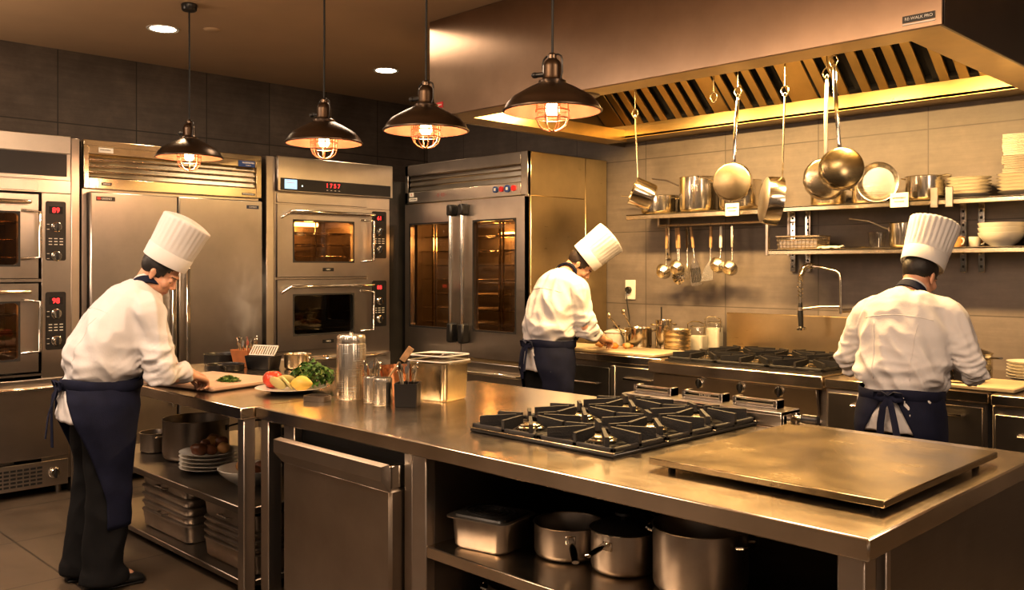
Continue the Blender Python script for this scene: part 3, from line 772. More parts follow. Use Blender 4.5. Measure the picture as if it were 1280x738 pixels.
for p,l,s in (((-3.62,5.893,1.985),'small white card on the front edge of the short pot shelf','a'),((-2.385,5.886,1.99),'small white card on the upper shelf edge above the tall pleated hat','b')):
    t = thing('shelf_card', l, 'card', p, 0, 'white cards on the shelf edges')
    b = MB(); b.box(-.058,.058,-.002,.001,-.048,.045); c = b.build('card', M_['paper'], t)
    marks(c, -.042,.042,.012,.012,M_['ink'],-.0022,len(s)+1); marks(c, -.03,.03,-.012,.009,M_['ink'],-.0022,7)
SZ = 1.9862
# short shelf
pot('saucepan', 'low saucepan at the left end of the short wall shelf, handle towards the oven', (-4.40,6.06,SZ), .15,.15, handle='both', ha=180, hl=.24, up=.05)
pot('saucepan', 'tall straight-sided saucepan in the middle of the short wall shelf', (-4.03,6.07,SZ), .15,.275, handle='long', ha=195, hl=.24, up=.06)
pot('saucepan', 'deep saucepan on the short wall shelf behind the hanging skillet', (-3.66,6.07,SZ), .158,.225, handle='long', ha=248, hl=.22, up=.06)
# long shelf, upper tier
pot('saucepan', 'small shiny pan on the upper shelf behind the leaning frying pan', (-2.70,6.125,SZ), .10,.13, handle='loops', ha=10)
pot('casserole', 'two-handled casserole on the upper shelf beside the plate stack', (-2.29,6.08,SZ), .125,.16, handle='loops', ha=-15, cat='pot', hz=.15)
pot('mixing_bowl', 'wide steel pan on the upper shelf behind the paired hanging pans', (-2.98,6.12,SZ), .12,.10, handle=None, mat=S['brass'])
t = thing('frying_pan', 'round frying pan leaning upright on the upper shelf with its bright inside outward', 'pan', (-2.60,6.0,SZ+.285))
b = MB(); b.M = RZ(14)@RX(89)@RZ(0)
b.lathe([(0,-.012),(.10,-.012),(.128,.022),(.132,.026),(.126,.024),(.098,-.006),(0,-.006)], 40)
b.build('pan_body', S['brush'], t)
b = MB(); b.tube([(-.115,.0,-.01),(-.155,.01,-.0),(-.19,.02,.03)], .008, 8); b.build('handle', S['chrome'], t)
# stop the leaning pan with its own contact: it rests on the shelf board against the wall pots
t.location.z = SZ+.132
t.location.y = 5.94; t.location.x = -2.545
def stack(n, dz, x, y, z, r, mat, what, group, h=.027, kind='plate'):
    first = None
    for i in range(n):
        l = '%s %s %s' % (ordl(i, n), kind, what)
        if first is None: first = plate(kind if kind != 'plate' else 'dinner_plate', l, (x,y,z), r, mat, h, group, kind)
        else:
            o = first.copy(); COL.objects.link(o); o.location = (x+random.uniform(-.003,.003),y,z+i*dz); o['label'] = l
stack(6, .021, -2.02,6.06,SZ, .13, M_['cream'], 'of the stack beside the casserole on the upper shelf', 'plates stacked beside the casserole')
stack(6, .021, -1.70,6.04,SZ, .145, M_['cream'], 'of the stack under the folded cloths on the upper shelf', 'plates stacked under the cloths')
def napkin(x,y,z,w,d,h,rz,l,g,m):
    b = MB(); n = 3
    for k in range(n): b.box(-w/2+random.uniform(0,.004),w/2-random.uniform(0,.004),-d/2,d/2,k*h/n+.0008,(k+1)*h/n-.0008,.004)
    return tag(b.build('folded_cloth', m, None, 38, (x,y,z), rz), l, 'cloth', g)
zz = SZ+5*.021+.030
for i in range(9):
    grey = i < 4
    napkin(-1.69+.004*math.sin(i*2.1), 6.05, zz+i*.026, .24-.0*i, .20, .0255, 10+3*math.sin(i*1.7), '%s folded %s cloth in the pile on the shelf plates' % (ordl(i,9), 'greyish' if grey else 'white'), 'folded cloths piled on the plates', M_['cloth'] if not grey else S['brass'] if False else plain('grey_cloth_%d' % i, (.48,.42,.33), .9, 0, .1, 20, .3, 90))
# lower tier
LZ = 1.6812
t = thing('wire_basket', 'low woven metal basket at the left end of the lower wall shelf', 'basket', (-3.14,6.06,LZ), 4)
b = MB()
for z in (.005,.035,.065,.095):
    b.tube([(-.15-z*.1,-.10,z),(.15+z*.1,-.10,z),(.15+z*.1,.10,z),(-.15-z*.1,.10,z)], .005 if z > .09 else .003, 6, True)
for i in range(11):
    x = -.14+i*.028
    for y in (-.10,.10): b.tube([(x,y,.003),(x*1.04,y,.098)], .0025, 4)
for i in range(7):
    y = -.09+i*.03
    for x in (-.15,.15): b.tube([(x,y,.003),(x*1.05,y,.098)], .0025, 4)
b.build('wire_frame', S['brass'], t)
b = MB(); b.box(-.142,.142,-.093,.093,.008,.075,.006); b.build('liner', S['tray'], t)
def crumple(name,l,loc,w,d,rz):
    G = [[(-w/2+w*i/12, -d/2+d*j/8, .010+.016*max(0,noise.noise((i*.5,j*.6,w*9)))+.012*math.sin(PI*j/8)) for i in range(13)] for j in range(9)]
    b = MB(); b.grid(G, .006); return tag(b.build(name, M_['cloth'], None, 80, (loc[0],loc[1],loc[2]), rz), l, 'cloth')
crumple('dish_towel','crumpled pale dish towel lying on the lower wall shelf', (-2.90,6.0,LZ-.002), .16,.12,8)
for i in range(3):
    b = MB(); b.tube([(-.09,0,.006),(.0,.0,.007),(.04,0,.007)], .005, 6); b.ell((.065,0,.008),(.03,.018,.006),12,8)
    tag(b.build('spoon', S['chrome'], None, 50, (-2.72,5.95+i*.04,LZ), 4-3*i), '%s of the spoons lying flat on the lower wall shelf' % ('nearest','middle','rearmost')[i], 'spoon', 'spoons lying on the lower wall shelf')
b = MB(); b.lathe([(0,0),(.05,0),(.062,.11),(.058,.11),(.047,.006),(0,.006)], 28)
tag(b.build('drinking_glass', M_['clear'], None, 38, (-2.60,6.05,LZ)), 'clear tumbler on the lower wall shelf beside the saucepan', 'glass')
pot('saucepan', 'brassy saucepan with a long dark handle on the lower wall shelf', (-2.40,6.06,LZ), .115,.165, handle='both', ha=190, hl=.26, up=.07, mat=S['pot'], hm=S['dark'])
for i,(x,y) in enumerate(((-2.16,5.98),(-2.06,6.0),(-1.995,6.09))):
    t = thing('cup', 'small cup on the lower wall shelf, %s from the pleated hat' % ('first','second','third')[i], 'cup', (x,y,LZ), (200,-40,20)[i], 'cups on the lower wall shelf')
    b = MB(); b.lathe([(0,0),(.026,0),(.032,.01),(.036,.065),(.033,.065),(.029,.012),(0,.006)], 24); b.build('cup_body', M_['cream'] if i != 1 else M_['potato'], t)
    b = MB(); b.tube([(.033,0,.052),(.052,0,.05),(.056,0,.034),(.046,0,.018),(.031,0,.016)], .005, 8); b.build('handle', M_['cream'], t)
for j,(x,n,r,w) in enumerate(((-1.83,3,.135,'left'),(-1.56,3,.13,'right'))):
    for i in range(n):
        bowl('serving_bowl', '%s bowl of the %s bowl stack on the lower wall shelf' % (ordl(i,n), w), (x,6.06,LZ+i*.030), r,.085, M_['cream'], 'bowls stacked on the lower wall shelf')
for i in range(5):
    plate('side_plate', '%s small plate nested over the right bowl stack' % ordl(i,5), (-1.56,6.06,LZ+.150+i*.014), .095, M_['cream'], .02, 'small plates on the right bowl stack')

# ------------------------------------------------------------------ utensils on the rail
UZ = 1.895
def utensil(kind, label, x, ln, hm, tilt=0, hl=.16, y=6.098):
    t = thing(kind, label, 'utensil', (x, y, UZ), 0, 'kitchen utensils hung on the rail'); t.rotation_euler = (0, R(tilt), 0)
    b = MB(); b.tube([(0,.006,-.035),(0,-.004,-.02),(0,-.004,.004),(0,.004,.012),(0,.012,.006),(0,.012,-.004)], .0022, 6); b.build('rail_hook', S['chrome'], t)
    b = MB(); b.box(-.012,.012,-.006,.006,-.03-hl,-.02,.004); b.build('handle', hm, t)
    b = MB(); b.tube([(0,0,-.03-hl),(0,0,-ln+.06),(0,-.008,-ln+.02)], .005, 8)
    zb = -ln
    if kind == 'ladle': 
        b.M = T(0,-.05,zb-.02)@RX(-65); b.lathe([(0,-.042),(.036,-.034),(.062,0),(.067,.016),(.064,.016),(.058,.0),(.033,-.029),(0,-.036)], 24)
    elif kind == 'skimmer':
        b.M = T(0,-.012,zb-.05)@RX(-84); b.lathe([(0,-.012),(.04,-.006),(.062,.004),(.062,.008),(.04,-.002),(0,-.008)], 28)
    elif kind == 'slotted_turner':
        pl = [(-.012,.06),(-.040,.0),(-.056,-.07),(-.060,-.14),(-.048,-.158),(.048,-.158),(.060,-.14),(.056,-.07),(.040,.0),(.012,.06)]
        b.M = T(0,-.006,zb)@RX(90)
        b.prism(pl, 0,.003)
    elif kind == 'pastry_scraper':
        b.M = T(0,-.006,zb)@RX(78); b.prism([(-.012,.05),(-.052,-.02),(-.066,-.12),(.045,-.10),(.03,0),(.012,.05)],0,.004)
    elif kind == 'whisk':
        for k in range(6):
            a = PI*k/6; c,s = math.cos(a), math.sin(a)
            b.tube([(u*c,u*s,v+zb) for u,v in ((0,.06),(.016,.02),(.03,-.03),(.026,-.065),(0,-.08),(-.026,-.065),(-.03,-.03),(-.016,.02),(0,.06))], .0016, 5)
    hd = b.build('head', S['brush'], t)
    if kind in ('skimmer','slotted_turner'):
        q = MB()
        if kind == 'skimmer':
            q.M = T(0,-.012,zb-.05)@RX(-84)
            for k in range(18): a = k*2.4; rr = .011*math.sqrt(k+.5); q.cyl((rr*math.cos(a),rr*math.sin(a),.0025),(rr*math.cos(a),rr*math.sin(a),-.014),.0042,seg=8)
        else:
            for k in range(6): q.box(-.042+k*.0155,-.042+k*.0155+.007,-.011,-.0088,zb-.135,zb-.02)
        q.build('hole', M_['void'], hd)
    return t
utensil('ladle','round ladle, first of the hung utensils from the oven side',-4.345,.36,M_['wood'],1,y=6.085)
utensil('skimmer','perforated skimmer hung next to the first ladle',-4.285,.37,M_['wood'],-4,y=6.128)
utensil('ladle','dark ladle with a wooden handle hung behind the slotted turner',-4.225,.33,M_['wood'],-2,y=6.075)
utensil('whisk','thin whisk hung between the wooden-handled tools',-4.185,.36,S['chrome'],-1,y=6.135)
utensil('slotted_turner','slotted turner with a wide blade and wooden handle',-4.125,.33,M_['wood'],-8)
utensil('pastry_scraper','flat angled scraper hung alone in the middle of the rail',-3.935,.34,M_['wood'],1)
utensil('ladle','small ladle with a pale perforated handle on the rail',-3.845,.31,M_['paper'],1)
utensil('ladle','thin wire-handled ladle, last of the hung utensils',-3.745,.33,S['chrome'],0)

# ------------------------------------------------------------------ wall outlet
t = thing('wall_outlet', 'white wall outlet with a black plug and cord beside the corner oven', 'outlet', (-4.84, WR-.002, 1.36))
b = MB(); b.box(-.055,.055,-.010,0,-.085,.085,.004); b.build('face_plate', M_['paper'], t)
b = MB(); b.cyl((-.008,-.01,.0),(-.008,-.04,0),.028,seg=16,b=.004); p = b.build('plug', M_['black'], t)
b = MB(); b.tube([(-.008,-.035,-.0),(-.012,-.05,-.03),(-.0,-.05,-.12),(.03,-.06,-.24),(.05,-.09,-.33),(.06,-.12,-.445)], .005, 8); b.build('cord', M_['cord'], p)

# ------------------------------------------------------------------ pans hanging in the hood
def hook_obj(x, zr, label, y=5.15):
    t = thing('pan_hook', label, 'hook', (x,y,2.90), 0, 'wire hooks on the hood rail')
    L = 2.90-zr; b = MB()
    b.tube([(0,.019,-.006),(0,.015,.014),(0,0,.0215),(0,-.016,.014),(0,-.019,-.01),(0,-.003,-.05),(0,0,-L+.06)], .0045, 8)
    b.tube([(.026*math.sin(2*PI*k/16)*(1 if k < 5 or k > 11 else .75), 0, -L+.026+.034*math.cos(2*PI*k/16)) for k in range(16)], .0045, 8, True)
    b.build('wire', S['brass'], t); return t
hook_obj(-3.95,2.62,'wire hook at the left end of the hood rail holding the side-on little pan')
hook_obj(-3.30,2.65,'empty wire hook hanging from the hood rail')
hook_obj(-3.12,2.66,'wire hook holding the flat-bottomed hanging skillet')
hook_obj(-2.79,2.62,'wire hook holding the tilted deep pan')
hook_obj(-2.56,2.71,'wire hook holding the rear of the paired pans',5.24)
hook_obj(-2.445,2.74,'wire hook holding the front of the paired pans',5.09)
def hung_pan(label, x, zr, ln, r, h, yaw, pitch, hm, rod=False, y=5.15, mat=None, bm=None, roll=0):
    """pan hung by the eye of its handle; axis turned so that its base faces yaw degrees from -y"""
    t = thing('hanging_pan', label, 'pan', (x,y,zr+.010), 0, 'pans hanging in the hood'); t.rotation_euler = (0, R(roll), 0)
    b = MB(); b.tube([(.010*math.cos(2*PI*k/12),0,-.006+.013*math.sin(2*PI*k/12)) for k in range(12)], .0035, 6, True)
    if rod: b.tube([(0,0,-.018),(0,0,-ln)], .006, 8)
    else: b.tube([(0,0,-.016),(0,0,-.05),(0,-.004,-ln*.5),(0,.0,-ln+.03),(0,.006,-ln-.005)], [.010,.014,.013,.012,.012], 10, flat=.35, up=(0,1,0))
    b.build('handle', hm, t)
    b = MB(); b.M = T(0,0,-ln)@RZ(yaw)@RX(pitch)@T(0,-r,-h*.5)@RX(0)
    b.M = T(0,0,-ln)@RZ(yaw)@RX(90+pitch)@T(0,-r,0)
    pr = [(0,h),(r*.86,h),(r*.95,h-.008),(r,h-.03),(r+.003,0),(r-.002,-.001),(r-.004,h-.03),(r*.9,h-.006),(0,h-.004)]
    b.lathe(pr[:3], 40); b.mi = 1; b.lathe(pr[2:], 40)
    b.build('pan_body', [bm or S['brush'], mat or S['pot']], t)
    return t
hung_pan('little pan hanging side-on from a thin rod at the hood left end', -3.95,2.62,.44,.098,.155, 135,24,S['brass'],True,roll=-3,bm=S['brass'])
hung_pan('skillet hanging with its round spun base outward', -3.12,2.66,.44,.125,.055, 25,0,S['chrome'],roll=4,bm=S['pbase'])
hung_pan('deep pan hanging tilted with a dull dark base', -2.79,2.62,.52,.15,.10, -48,-6,S['brass'],True,bm=S['tray'],roll=2)
hung_pan('rear pan of the overlapping hanging pair', -2.56,2.71,.50,.128,.05, 30,0,S['frame'],y=5.24,bm=S['brass'],roll=1)
hung_pan('front pan of the overlapping pair with a darkened round base', -2.445,2.74,.50,.125,.07, 35,0,S['chrome'],y=5.09,bm=S['griddle'],roll=-4)

# ------------------------------------------------------------------ counter along the right wall
def drawer_front(t, x0,x1,z0,z1, m, hx=None, hz=None, name='drawer'):
    b = MB(); b.box(x0,x1,-.018,.004,z0,z1,.004); d = b.build(name, m, t)
    if hx: 
        h = MB(); h.tube([(hx[0],-.015,hz),(hx[0]+.006,-.05,hz),(hx[1]-.006,-.05,hz),(hx[1],-.015,hz)], .008, 8); h.build('handle', S['chrome'], d)
    return d
t = thing('base_cabinet', 'dark steel base cabinet with bar handles under the carving board counter', 'cabinet', (-5.06,5.30,0))
W = 1.24
b = MB(); b.box(0,W,.01,.94,.10,.84,.004); b.box(.02,W-.02,.06,.9,.0,.10); b.build('body', S['dark'], t)
drawer_front(t, .02,.765,.12,.80, M_['blackm'], (.44,.68), .68, 'door')
drawer_front(t, .83,W-.01,.60,.82, S['panel'], (.92,1.16), .735); drawer_front(t, .83,W-.01,.12,.58, S['panel'], (.92,1.16), .52)
b = MB(); b.box(.775,.82,-.018,.006,.12,.82,.003); b.build('stile', S['frame'], t)
b = MB(); b.box(0,1.25,-.02,.945,.842,.90,.006); tag(b.build('worktop', S['top'], None, loc=(-5.06,5.30,0)), 'steel worktop under the pale carving board beside the range', 'worktop')
b = MB(); b.box(0,1.08,0,.40,.902,.928,.006); tag(b.build('carving_board', M_['board'], None, loc=(-4.97,5.285,0)), 'large cream carving board in front of the chef with the vegetable scraps', 'cutting board')

# range
t = thing('gas_range', 'stainless gas range with three black knobs and a tall backsplash', 'range', (-3.79,5.10,0))
W = 1.28
b = MB(); b.box(0,W,.06,1.14,.10,.82,.004); b.box(.02,W-.02,.08,1.1,0,.1); b.build('body', S['frame'], t)
b = MB(); b.box(0,W,-.02,1.14,.825,.905,.008); b.build('top_rail', S['top'], t)
b = MB(); Mx = T(0,.0,.82)@RX(8); b.M = Mx; b.box(.03,W-.05,-.0,.03,-.17,0,.003); fp = b.build('control_fascia', S['panel'], t)
for x,z in ((.41,.785),(.72,.785),(.99,.785)):
    k = knob(fp, x,z,-.002 if False else .018,.034); 
    q = MB(); q.box(x-.012,x+.012,.004,.012,z+.030,z+.036); q.build('marking', M_['darklab'], fp)
b = MB(); b.box(.03,W-.05,.03,.065,.14,.62,.006); d = b.build('oven_door', S['panel'], t)
h = MB(); h.tube([(.06,.03,.60),(.075,-.03,.605),(W-.10,-.03,.605),(W-.085,.03,.60)], .014, 10); h.build('handle', M_['black'], d)
b = MB(); b.box(-.07,W+.02,1.10,1.142,.905,1.20,.004); b.build('backsplash', steel('splash_steel', (.62,.48,.28), .30, (3,3,90)), t)
b = MB(); b.box(.06,W-.06,.10,1.02,.905,.912); b.build('burner_tray', M_['blackm'], t)
def grate(parent, cx, cy, w, d, z, mat=None, diag=False, hh=.032):
    b = MB(); e = .016
    for s in (-1,1):
        b.box(cx-w/2,cx+w/2,cy+s*(d/2-e/2)-e/2,cy+s*(d/2-e/2)+e/2,z+.004,z+.020,.003)
        b.box(cx+s*(w/2-e/2)-e/2,cx+s*(w/2-e/2)+e/2,cy-d/2,cy+d/2,z+.004,z+.020,.003)
    for k in range(8):
        a = R(45*k+ (0 if diag else 0)); rr = (w if k % 4 == 0 else d)/2 if k % 2 == 0 else min(w,d)/2*1.32
        r0 = .045 if k % 2 == 0 else .055
        b.M = T(cx,cy,z)@RZ(45*k)
        b.add([(r0,-.006,hh-.018),(r0,.006,hh-.018),(r0,.006,hh+.012),(r0,-.006,hh+.012),(rr,-.008,.0),(rr,.008,.0),(rr,.008,hh+.004),(rr,-.008,hh+.004)],
              [(0,3,2,1),(4,5,6,7),(0,1,5,4),(1,2,6,5),(2,3,7,6),(3,0,4,7)])
    b.M = Matrix()
    return b.build('grate', mat or M_['iron'], parent, 20)
def burner(parent, cx, cy, z):
    b = MB(); b.lathe([(0,0),(.055,0),(.055,.010),(.045,.014),(.045,.020),(.034,.024),(0,.024)], 24, T(cx,cy,z)); o = b.build('burner', S['brass'], parent)
    q = MB()
    for k in range(20): a = 2*PI*k/20; q.cyl((cx+.047*math.cos(a),cy+.047*math.sin(a),z+.002),(cx+.057*math.cos(a),cy+.057*math.sin(a),z+.002),.003,seg=6)
    q.build('flame_port', M_['black'], o)
for i in range(3):
    for j in range(2):
        cx, cy = .26+i*.385, .33+j*.45
        burner(t, cx,cy,.912); grate(t, cx,cy,.37,.43,.912, hh=.045)

# counter behind the chef who faces away
t = thing('base_cabinet', 'steel drawer cabinet below the counter of the chef facing away', 'cabinet', (-2.49,5.08,0))
W = .89
b = MB(); b.box(0,W,.01,1.16,.10,.84,.004); b.box(.02,W-.02,.06,1.1,0,.1); b.build('body', S['frame'], t)
drawer_front(t, .02,.46,.52,.82, S['panel'], (.17,.36), .76); drawer_front(t, .02,.46,.12,.50, S['panel'], (.17,.36), .44)
drawer_front(t, .47,W-.02,.52,.82, S['dark'], (.56,.78), .77); drawer_front(t, .47,W-.02,.12,.50, S['dark'], (.56,.78), .44)
b = MB(); b.box(W,W+.02,.0,.1,.0,.84); b.build('side_gap', M_['void'], t)
b = MB(); b.box(0,W+.01,-.02,1.165,.842,.90,.006); tag(b.build('worktop', S['top'], None, loc=(-2.49,5.08,0)), 'steel worktop between the range and the far right counter', 'worktop')
t = thing('base_cabinet', 'steel cabinet at the far right edge beyond the dark gap', 'cabinet', (-1.57,5.04,0))
b = MB(); b.box(0,.9,.01,1.2,.10,.84,.004); b.box(.02,.88,.06,1.1,0,.1); b.build('body', S['frame'], t)
drawer_front(t, .02,.88,.55,.80, S['panel'], (.13,.5), .70); drawer_front(t, .02,.88,.12,.53, S['panel'], (.13,.5), .46)
b = MB(); b.box(0,.92,-.02,1.205,.842,.90,.006); tag(b.build('worktop', S['top'], None, loc=(-1.57,5.04,0)), 'steel worktop at the far right edge of the kitchen', 'worktop')
b = MB(); b.box(0,.62,0,.42,.902,.926,.006); tag(b.build('cutting_board', M_['board'], None, loc=(-2.10,5.10,0)), 'pale cutting board in front of the chef facing away', 'cutting board')
# spring faucet on a wall bracket
t = thing('spring_faucet', 'wall-mounted spring pre-rinse faucet with a black spray handle', 'faucet', (-2.83, WR-.002, 1.252))
b = MB(); b.cyl((0,0,0),(0,-.02,0),.030,seg=20); b.tube([(0,-.01,0),(0,-.25,0)], .014, 10); b.build('wall_arm', S['frame'], t)
b = MB(); b.tube([(0,-.25,-.02),(0,-.25,.21),(-.008,-.25,.255),(-.03,-.25,.275),(-.16,-.25,.305),(-.24,-.25,.315),(-.275,-.25,.295),(-.295,-.25,.25),(-.30,-.25,.20),(-.30,-.25,.05)], .011, 12, up=(0,1,0)); b.build('pipe', S['chrome'], t)
b = MB(); pts = []
path = [(-.20,.312),(-.24,.315),(-.272,.297),(-.293,.255),(-.30,.21),(-.30,.09)]
def plerp(u):
    u *= len(path)-1; i = min(int(u), len(path)-2); f = u-i
    return path[i][0]*(1-f)+path[i+1][0]*f, path[i][1]*(1-f)+path[i+1][1]*f
nn = 20*10
for k in range(nn+1):
    u = k/nn; x,z = plerp(u); x2,z2 = plerp(min(1,u+.01)); x1,z1_ = plerp(max(0,u-.01)); tx,tz = x2-x1, z2-z1_; l_ = math.hypot(tx,tz) or 1
    nx, nz = -tz/l_, tx/l_; a = 2*PI*k/10
    pts.append((x+nx*.019*math.cos(a), -.25+.019*math.sin(a), z+nz*.019*math.cos(a)))
b.tube(pts, .0035, 5); b.build('spring', S['chrome'], t)
b = MB(); b.tube([(0,-.25,.03),(-.15,-.25,.025),(-.29,-.25,.005)], .009, 8); b.lathe([(.017,-.012),(.022,-.012),(.022,.012),(.017,.012),(.017,-.012)], 16, T(-.30,-.25,.005)); b.build('support_arm', S['frame'], t)
b = MB(); b.tube([(-.30,-.25,.05),(-.30,-.25,-.03),(-.295,-.25,-.12)], [.013,.020,.017], 12); sp = b.build('spray_handle', M_['black'], t)
b = MB(); b.lathe([(0,-.03),(.034,-.026),(.036,-.012),(.02,0),(0,.002)], 24, T(-.294,-.25,-.12)@RY(-6)); b.build('spray_head', S['chrome'], sp)

# things standing on the left counter
CZ = .9012
pot('steel_tub', 'pale round plastic tub behind the hands of the chef at the carving board', (-4.72,5.90,CZ), .10,.115, M_['cream'], handle=None, lid=M_['cream'], cat='tub')
q = pot('stock_pot', 'steel pot with long spoon handles standing out, on the counter by the outlet', (-4.48,5.88,CZ), .11,.165, handle='loops', ha=70)
for i,(p0,p1) in enumerate((((-4.53,5.86,.92),(-4.72,5.82,1.14)),((-4.47,5.89,.92),(-4.62,5.88,1.17)))):
    b = MB(); b.tube([p0,p1], [.005,.007], 8); d_ = (Vector(p1)-Vector(p0)).normalized(); b.ell(tuple(Vector(p1)+d_*.02),(.016,.010,.024),12,8)
    tag(b.build('spoon', S['brass'], None), '%s long spoon leaning out of the steel pot by the outlet' % ('lower','taller')[i], 'spoon', 'long spoons in the counter pot')
pot('saucepan', 'dark-sided pan half hidden behind the pot of spoons', (-4.33,6.08,CZ), .10,.15, S['dark'], handle='loops', ha=-20)
q = pot('bain_marie_pot', 'tall narrow steel pot with a thin black handle rising from it', (-4.245,5.905,CZ), .066,.235, handle='loops', ha=70)
b = MB(); b.tube([(-4.265,5.905,.93),(-4.27,5.905,1.24)], .006, 8); b.ell((-4.255,5.905,.93),(.03,.03,.016),12,8); tag(b.build('ladle', M_['black'], None), 'thin black ladle standing upright in the tall narrow pot', 'ladle')
for i in range(4):
    b = MB(); b.lathe([(0,0),(.10,0),(.104,.008),(.104,.032),(.108,.036),(.108,.043),(.102,.043),(.098,.036),(.098,.006),(0,.006)], 36)
    tag(b.build('round_tin', S['brass'], None, 38, (-4.06,5.82,CZ+i*.0435)), '%s round tin of the stack beside the tall narrow pot' % ordl(i,4), 'tin', 'round tins stacked on the counter')
for i,(x,y,h,l) in enumerate(((-4.01,6.03,.20,'clip-top glass jar of white flour nearest the round tins'),(-3.945,6.165,.235,'taller square glass jar of white flour next to the range splash'))):
    t = thing('storage_jar', l, 'jar', (x,y,CZ), 8, 'glass jars of flour'); w = .066-.006*i
    b = MB(); b.M = Matrix(); b.loft([[(a,c,z) for a,c in rrect(-w*k,w*k,-w*k,w*k,.025)] for z,k in ((0,.94),(.012,1),(h*.8,1),(h*.9,.86),(h,.86))]); b.build('glass_body', M_['clear'], t)
    b = MB(); b.loft([[(a,c,z) for a,c in rrect(-w*k,w*k,-w*k,w*k,.022)] for z,k in ((.008,.88),(.016,.92),(h*(.58 if i == 0 else .74),.92))]); b.build('flour', M_['flour'], t)
    b = MB(); b.lathe([(0,.03),(w*.6,.03),(w*.88,.02),(w*.9,0),(0,0)], 28, T(0,0,h+.001)); b.build('lid', M_['clear'], t)
    b = MB(); b.tube([(w,-.03,h*.62),(w*1.1,-.035,h+.01),(w*.4,-.05,h+.03),(-w*.4,-.05,h+.03),(-w*1.1,-.035,h+.01),(-w,-.03,h*.62)], .004, 6)
    b.tube([(w*.9*math.cos(a),w*.9*math.sin(a),h*.94) for a in [2*PI*k/24 for k in range(24)]], .004, 6, True); b.build('wire_clip', S['chrome'], t)
t = thing('container', 'small black container beside the vegetables on the carving board', 'container', (-4.62,5.62,.9285))
b = MB(); b.lathe([(0,0),(.05,0),(.065,.05),(.061,.05),(.047,.006),(0,.006)], 24); b.build('container_body', M_['black'], t)
rn = random.Random(3)
for i in range(9):
    x, y = -4.46+rn.uniform(-.08,.15), 5.50+rn.uniform(-.05,.10)
    b = MB(); r_ = rn.uniform(.016,.03); n_ = rn.random()*9
    b.ell((0,0,0),(r_*1.3,r_,r_*.8),14,9)
    b.V = [v*(1+.25*noise.noise(v*40+Vector((n_,0,0)))) for v in b.V]
    mz = min(v.z for v in b.V)
    tag(b.build('vegetable_piece', (M_['carrot'],M_['potato'],M_['pear'],M_['carrot'])[i % 4], None, 80, (x,y,.929-mz), rn.uniform(0,180)), 'bit of cut orange and yellow vegetables scattered on the carving board', 'vegetable', 'cut vegetables on the carving board')
# right counter
pot('mixing_bowl', 'glass-bright steel bowl under the right hand of the chef facing away', (-1.80,5.24,.927), .105,.085, S['pot'], handle=None, cat='bowl')
pot('saucepan', 'steel pan with a bent handle beside the plates on the right counter', (-1.86,5.66,CZ), .10,.15, S['pot'], handle='long', ha=-40, hl=.16, up=.02, lid=S['brass'])
stack(6, .018, -1.58,5.72,CZ, .12, M_['cream'], 'of the stack at the far right of the counter', 'plates stacked on the right counter')
for i in range(6):
    b = MB(); b.ell((0,0,.012),(.016,.013,.012),12,8)
    tag(b.build('tomato_piece', M_['tomato'] if i % 2 else M_['carrot'], None, 80, (-1.98+.03*i,5.22+.025*(i%3),.925)), 'small red and orange chopping lying before the chef facing away', 'vegetable', 'red chopped pieces on the right board')
# ------------------------------------------------------------------ island
IX0, IX1, IY0, IY1 = -3.855, -.935, 2.13, 3.52
b = MB(); b.box(0,IX1-IX0,0,IY1-IY0,-.058,0,.005)
tag(b.build('island_worktop', S['top'], None, loc=(IX0,IY0,.90)), 'long stainless worktop of the island with burners and a griddle plate on it', 'worktop')
t = thing('island_cabinet', 'island base cabinet with a steel door, open pot shelf and square corner leg', 'cabinet', (IX0,IY0,0))
W, D = IX1-IX0, IY1-IY0
def leg(x,y,m=None): b = MB(); b.box(x-.035,x+.035,y-.035,y+.035,0,.842,.004); return b.build('leg', m or S['frame'], t)
leg(.045,.055); leg(W-.06,.065)
b = MB(); b.box(.20,.29,.03,.07,0,.842,.003); b.build('stile', S['frame'], t)
b = MB(); b.box(1.085,1.135,.03,.07,0,.842,.003); b.build('stile', S['frame'], t)
b = MB(); b.box(1.15,1.235,.015,.06,0,.842,.004); b.build('stile', S['frame'], t)
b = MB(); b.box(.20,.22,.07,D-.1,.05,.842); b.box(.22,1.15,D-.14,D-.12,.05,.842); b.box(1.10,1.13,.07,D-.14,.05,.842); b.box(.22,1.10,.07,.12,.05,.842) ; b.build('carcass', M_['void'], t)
b = MB(); b.box(1.20,1.23,.06,D-.10,.05,.842,.002); b.build('divider', S['dark'], t)
b = MB(); b.box(1.23,W-.05,D-.12,D-.09,.05,.842); b.build('back_panel', M_['blackm'], t)
b = MB(); b.box(W-.055,W-.035,.20,D-.06,.02,.842,.003); b.build('end_panel', S['dark'], t)
b = MB(); b.box(W-.058,W-.030,.17,.20,0,.842,.003); b.build('end_post', S['frame'], t)
b = MB(); b.box(1.215,W-.10,.02,D-.12,.465,.51,.004); b.build('pot_shelf', S['top'], t)
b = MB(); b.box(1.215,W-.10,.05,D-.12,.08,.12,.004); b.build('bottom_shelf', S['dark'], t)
# refrigerated drawer door
b = MB(); b.box(.295,1.075,-.03,.07,.08,.70,.012); d = b.build('door', steel('door_steel', (.40,.335,.27), .36, (120,120,3)), t)
b = MB(); b.M = T(0,0,.74)
b.loft([[(x,-.03,-.05),(x,-.075,.0),(x,-.075,.055),(x,-.04,.06),(x,-.03,.04)] for x in (.29,.30,1.07,1.08)]); b.build('handle', S['panel'], d)
b = MB(); b.box(.30,1.07,-.028,.06,.70,.79,.004); b.build('door_edge', S['chrome'], d)
b = MB(); b.cyl((1.0,.062,.835),(1.0,.05,.835),.006,seg=10); b.build('screw', S['chrome'], t)

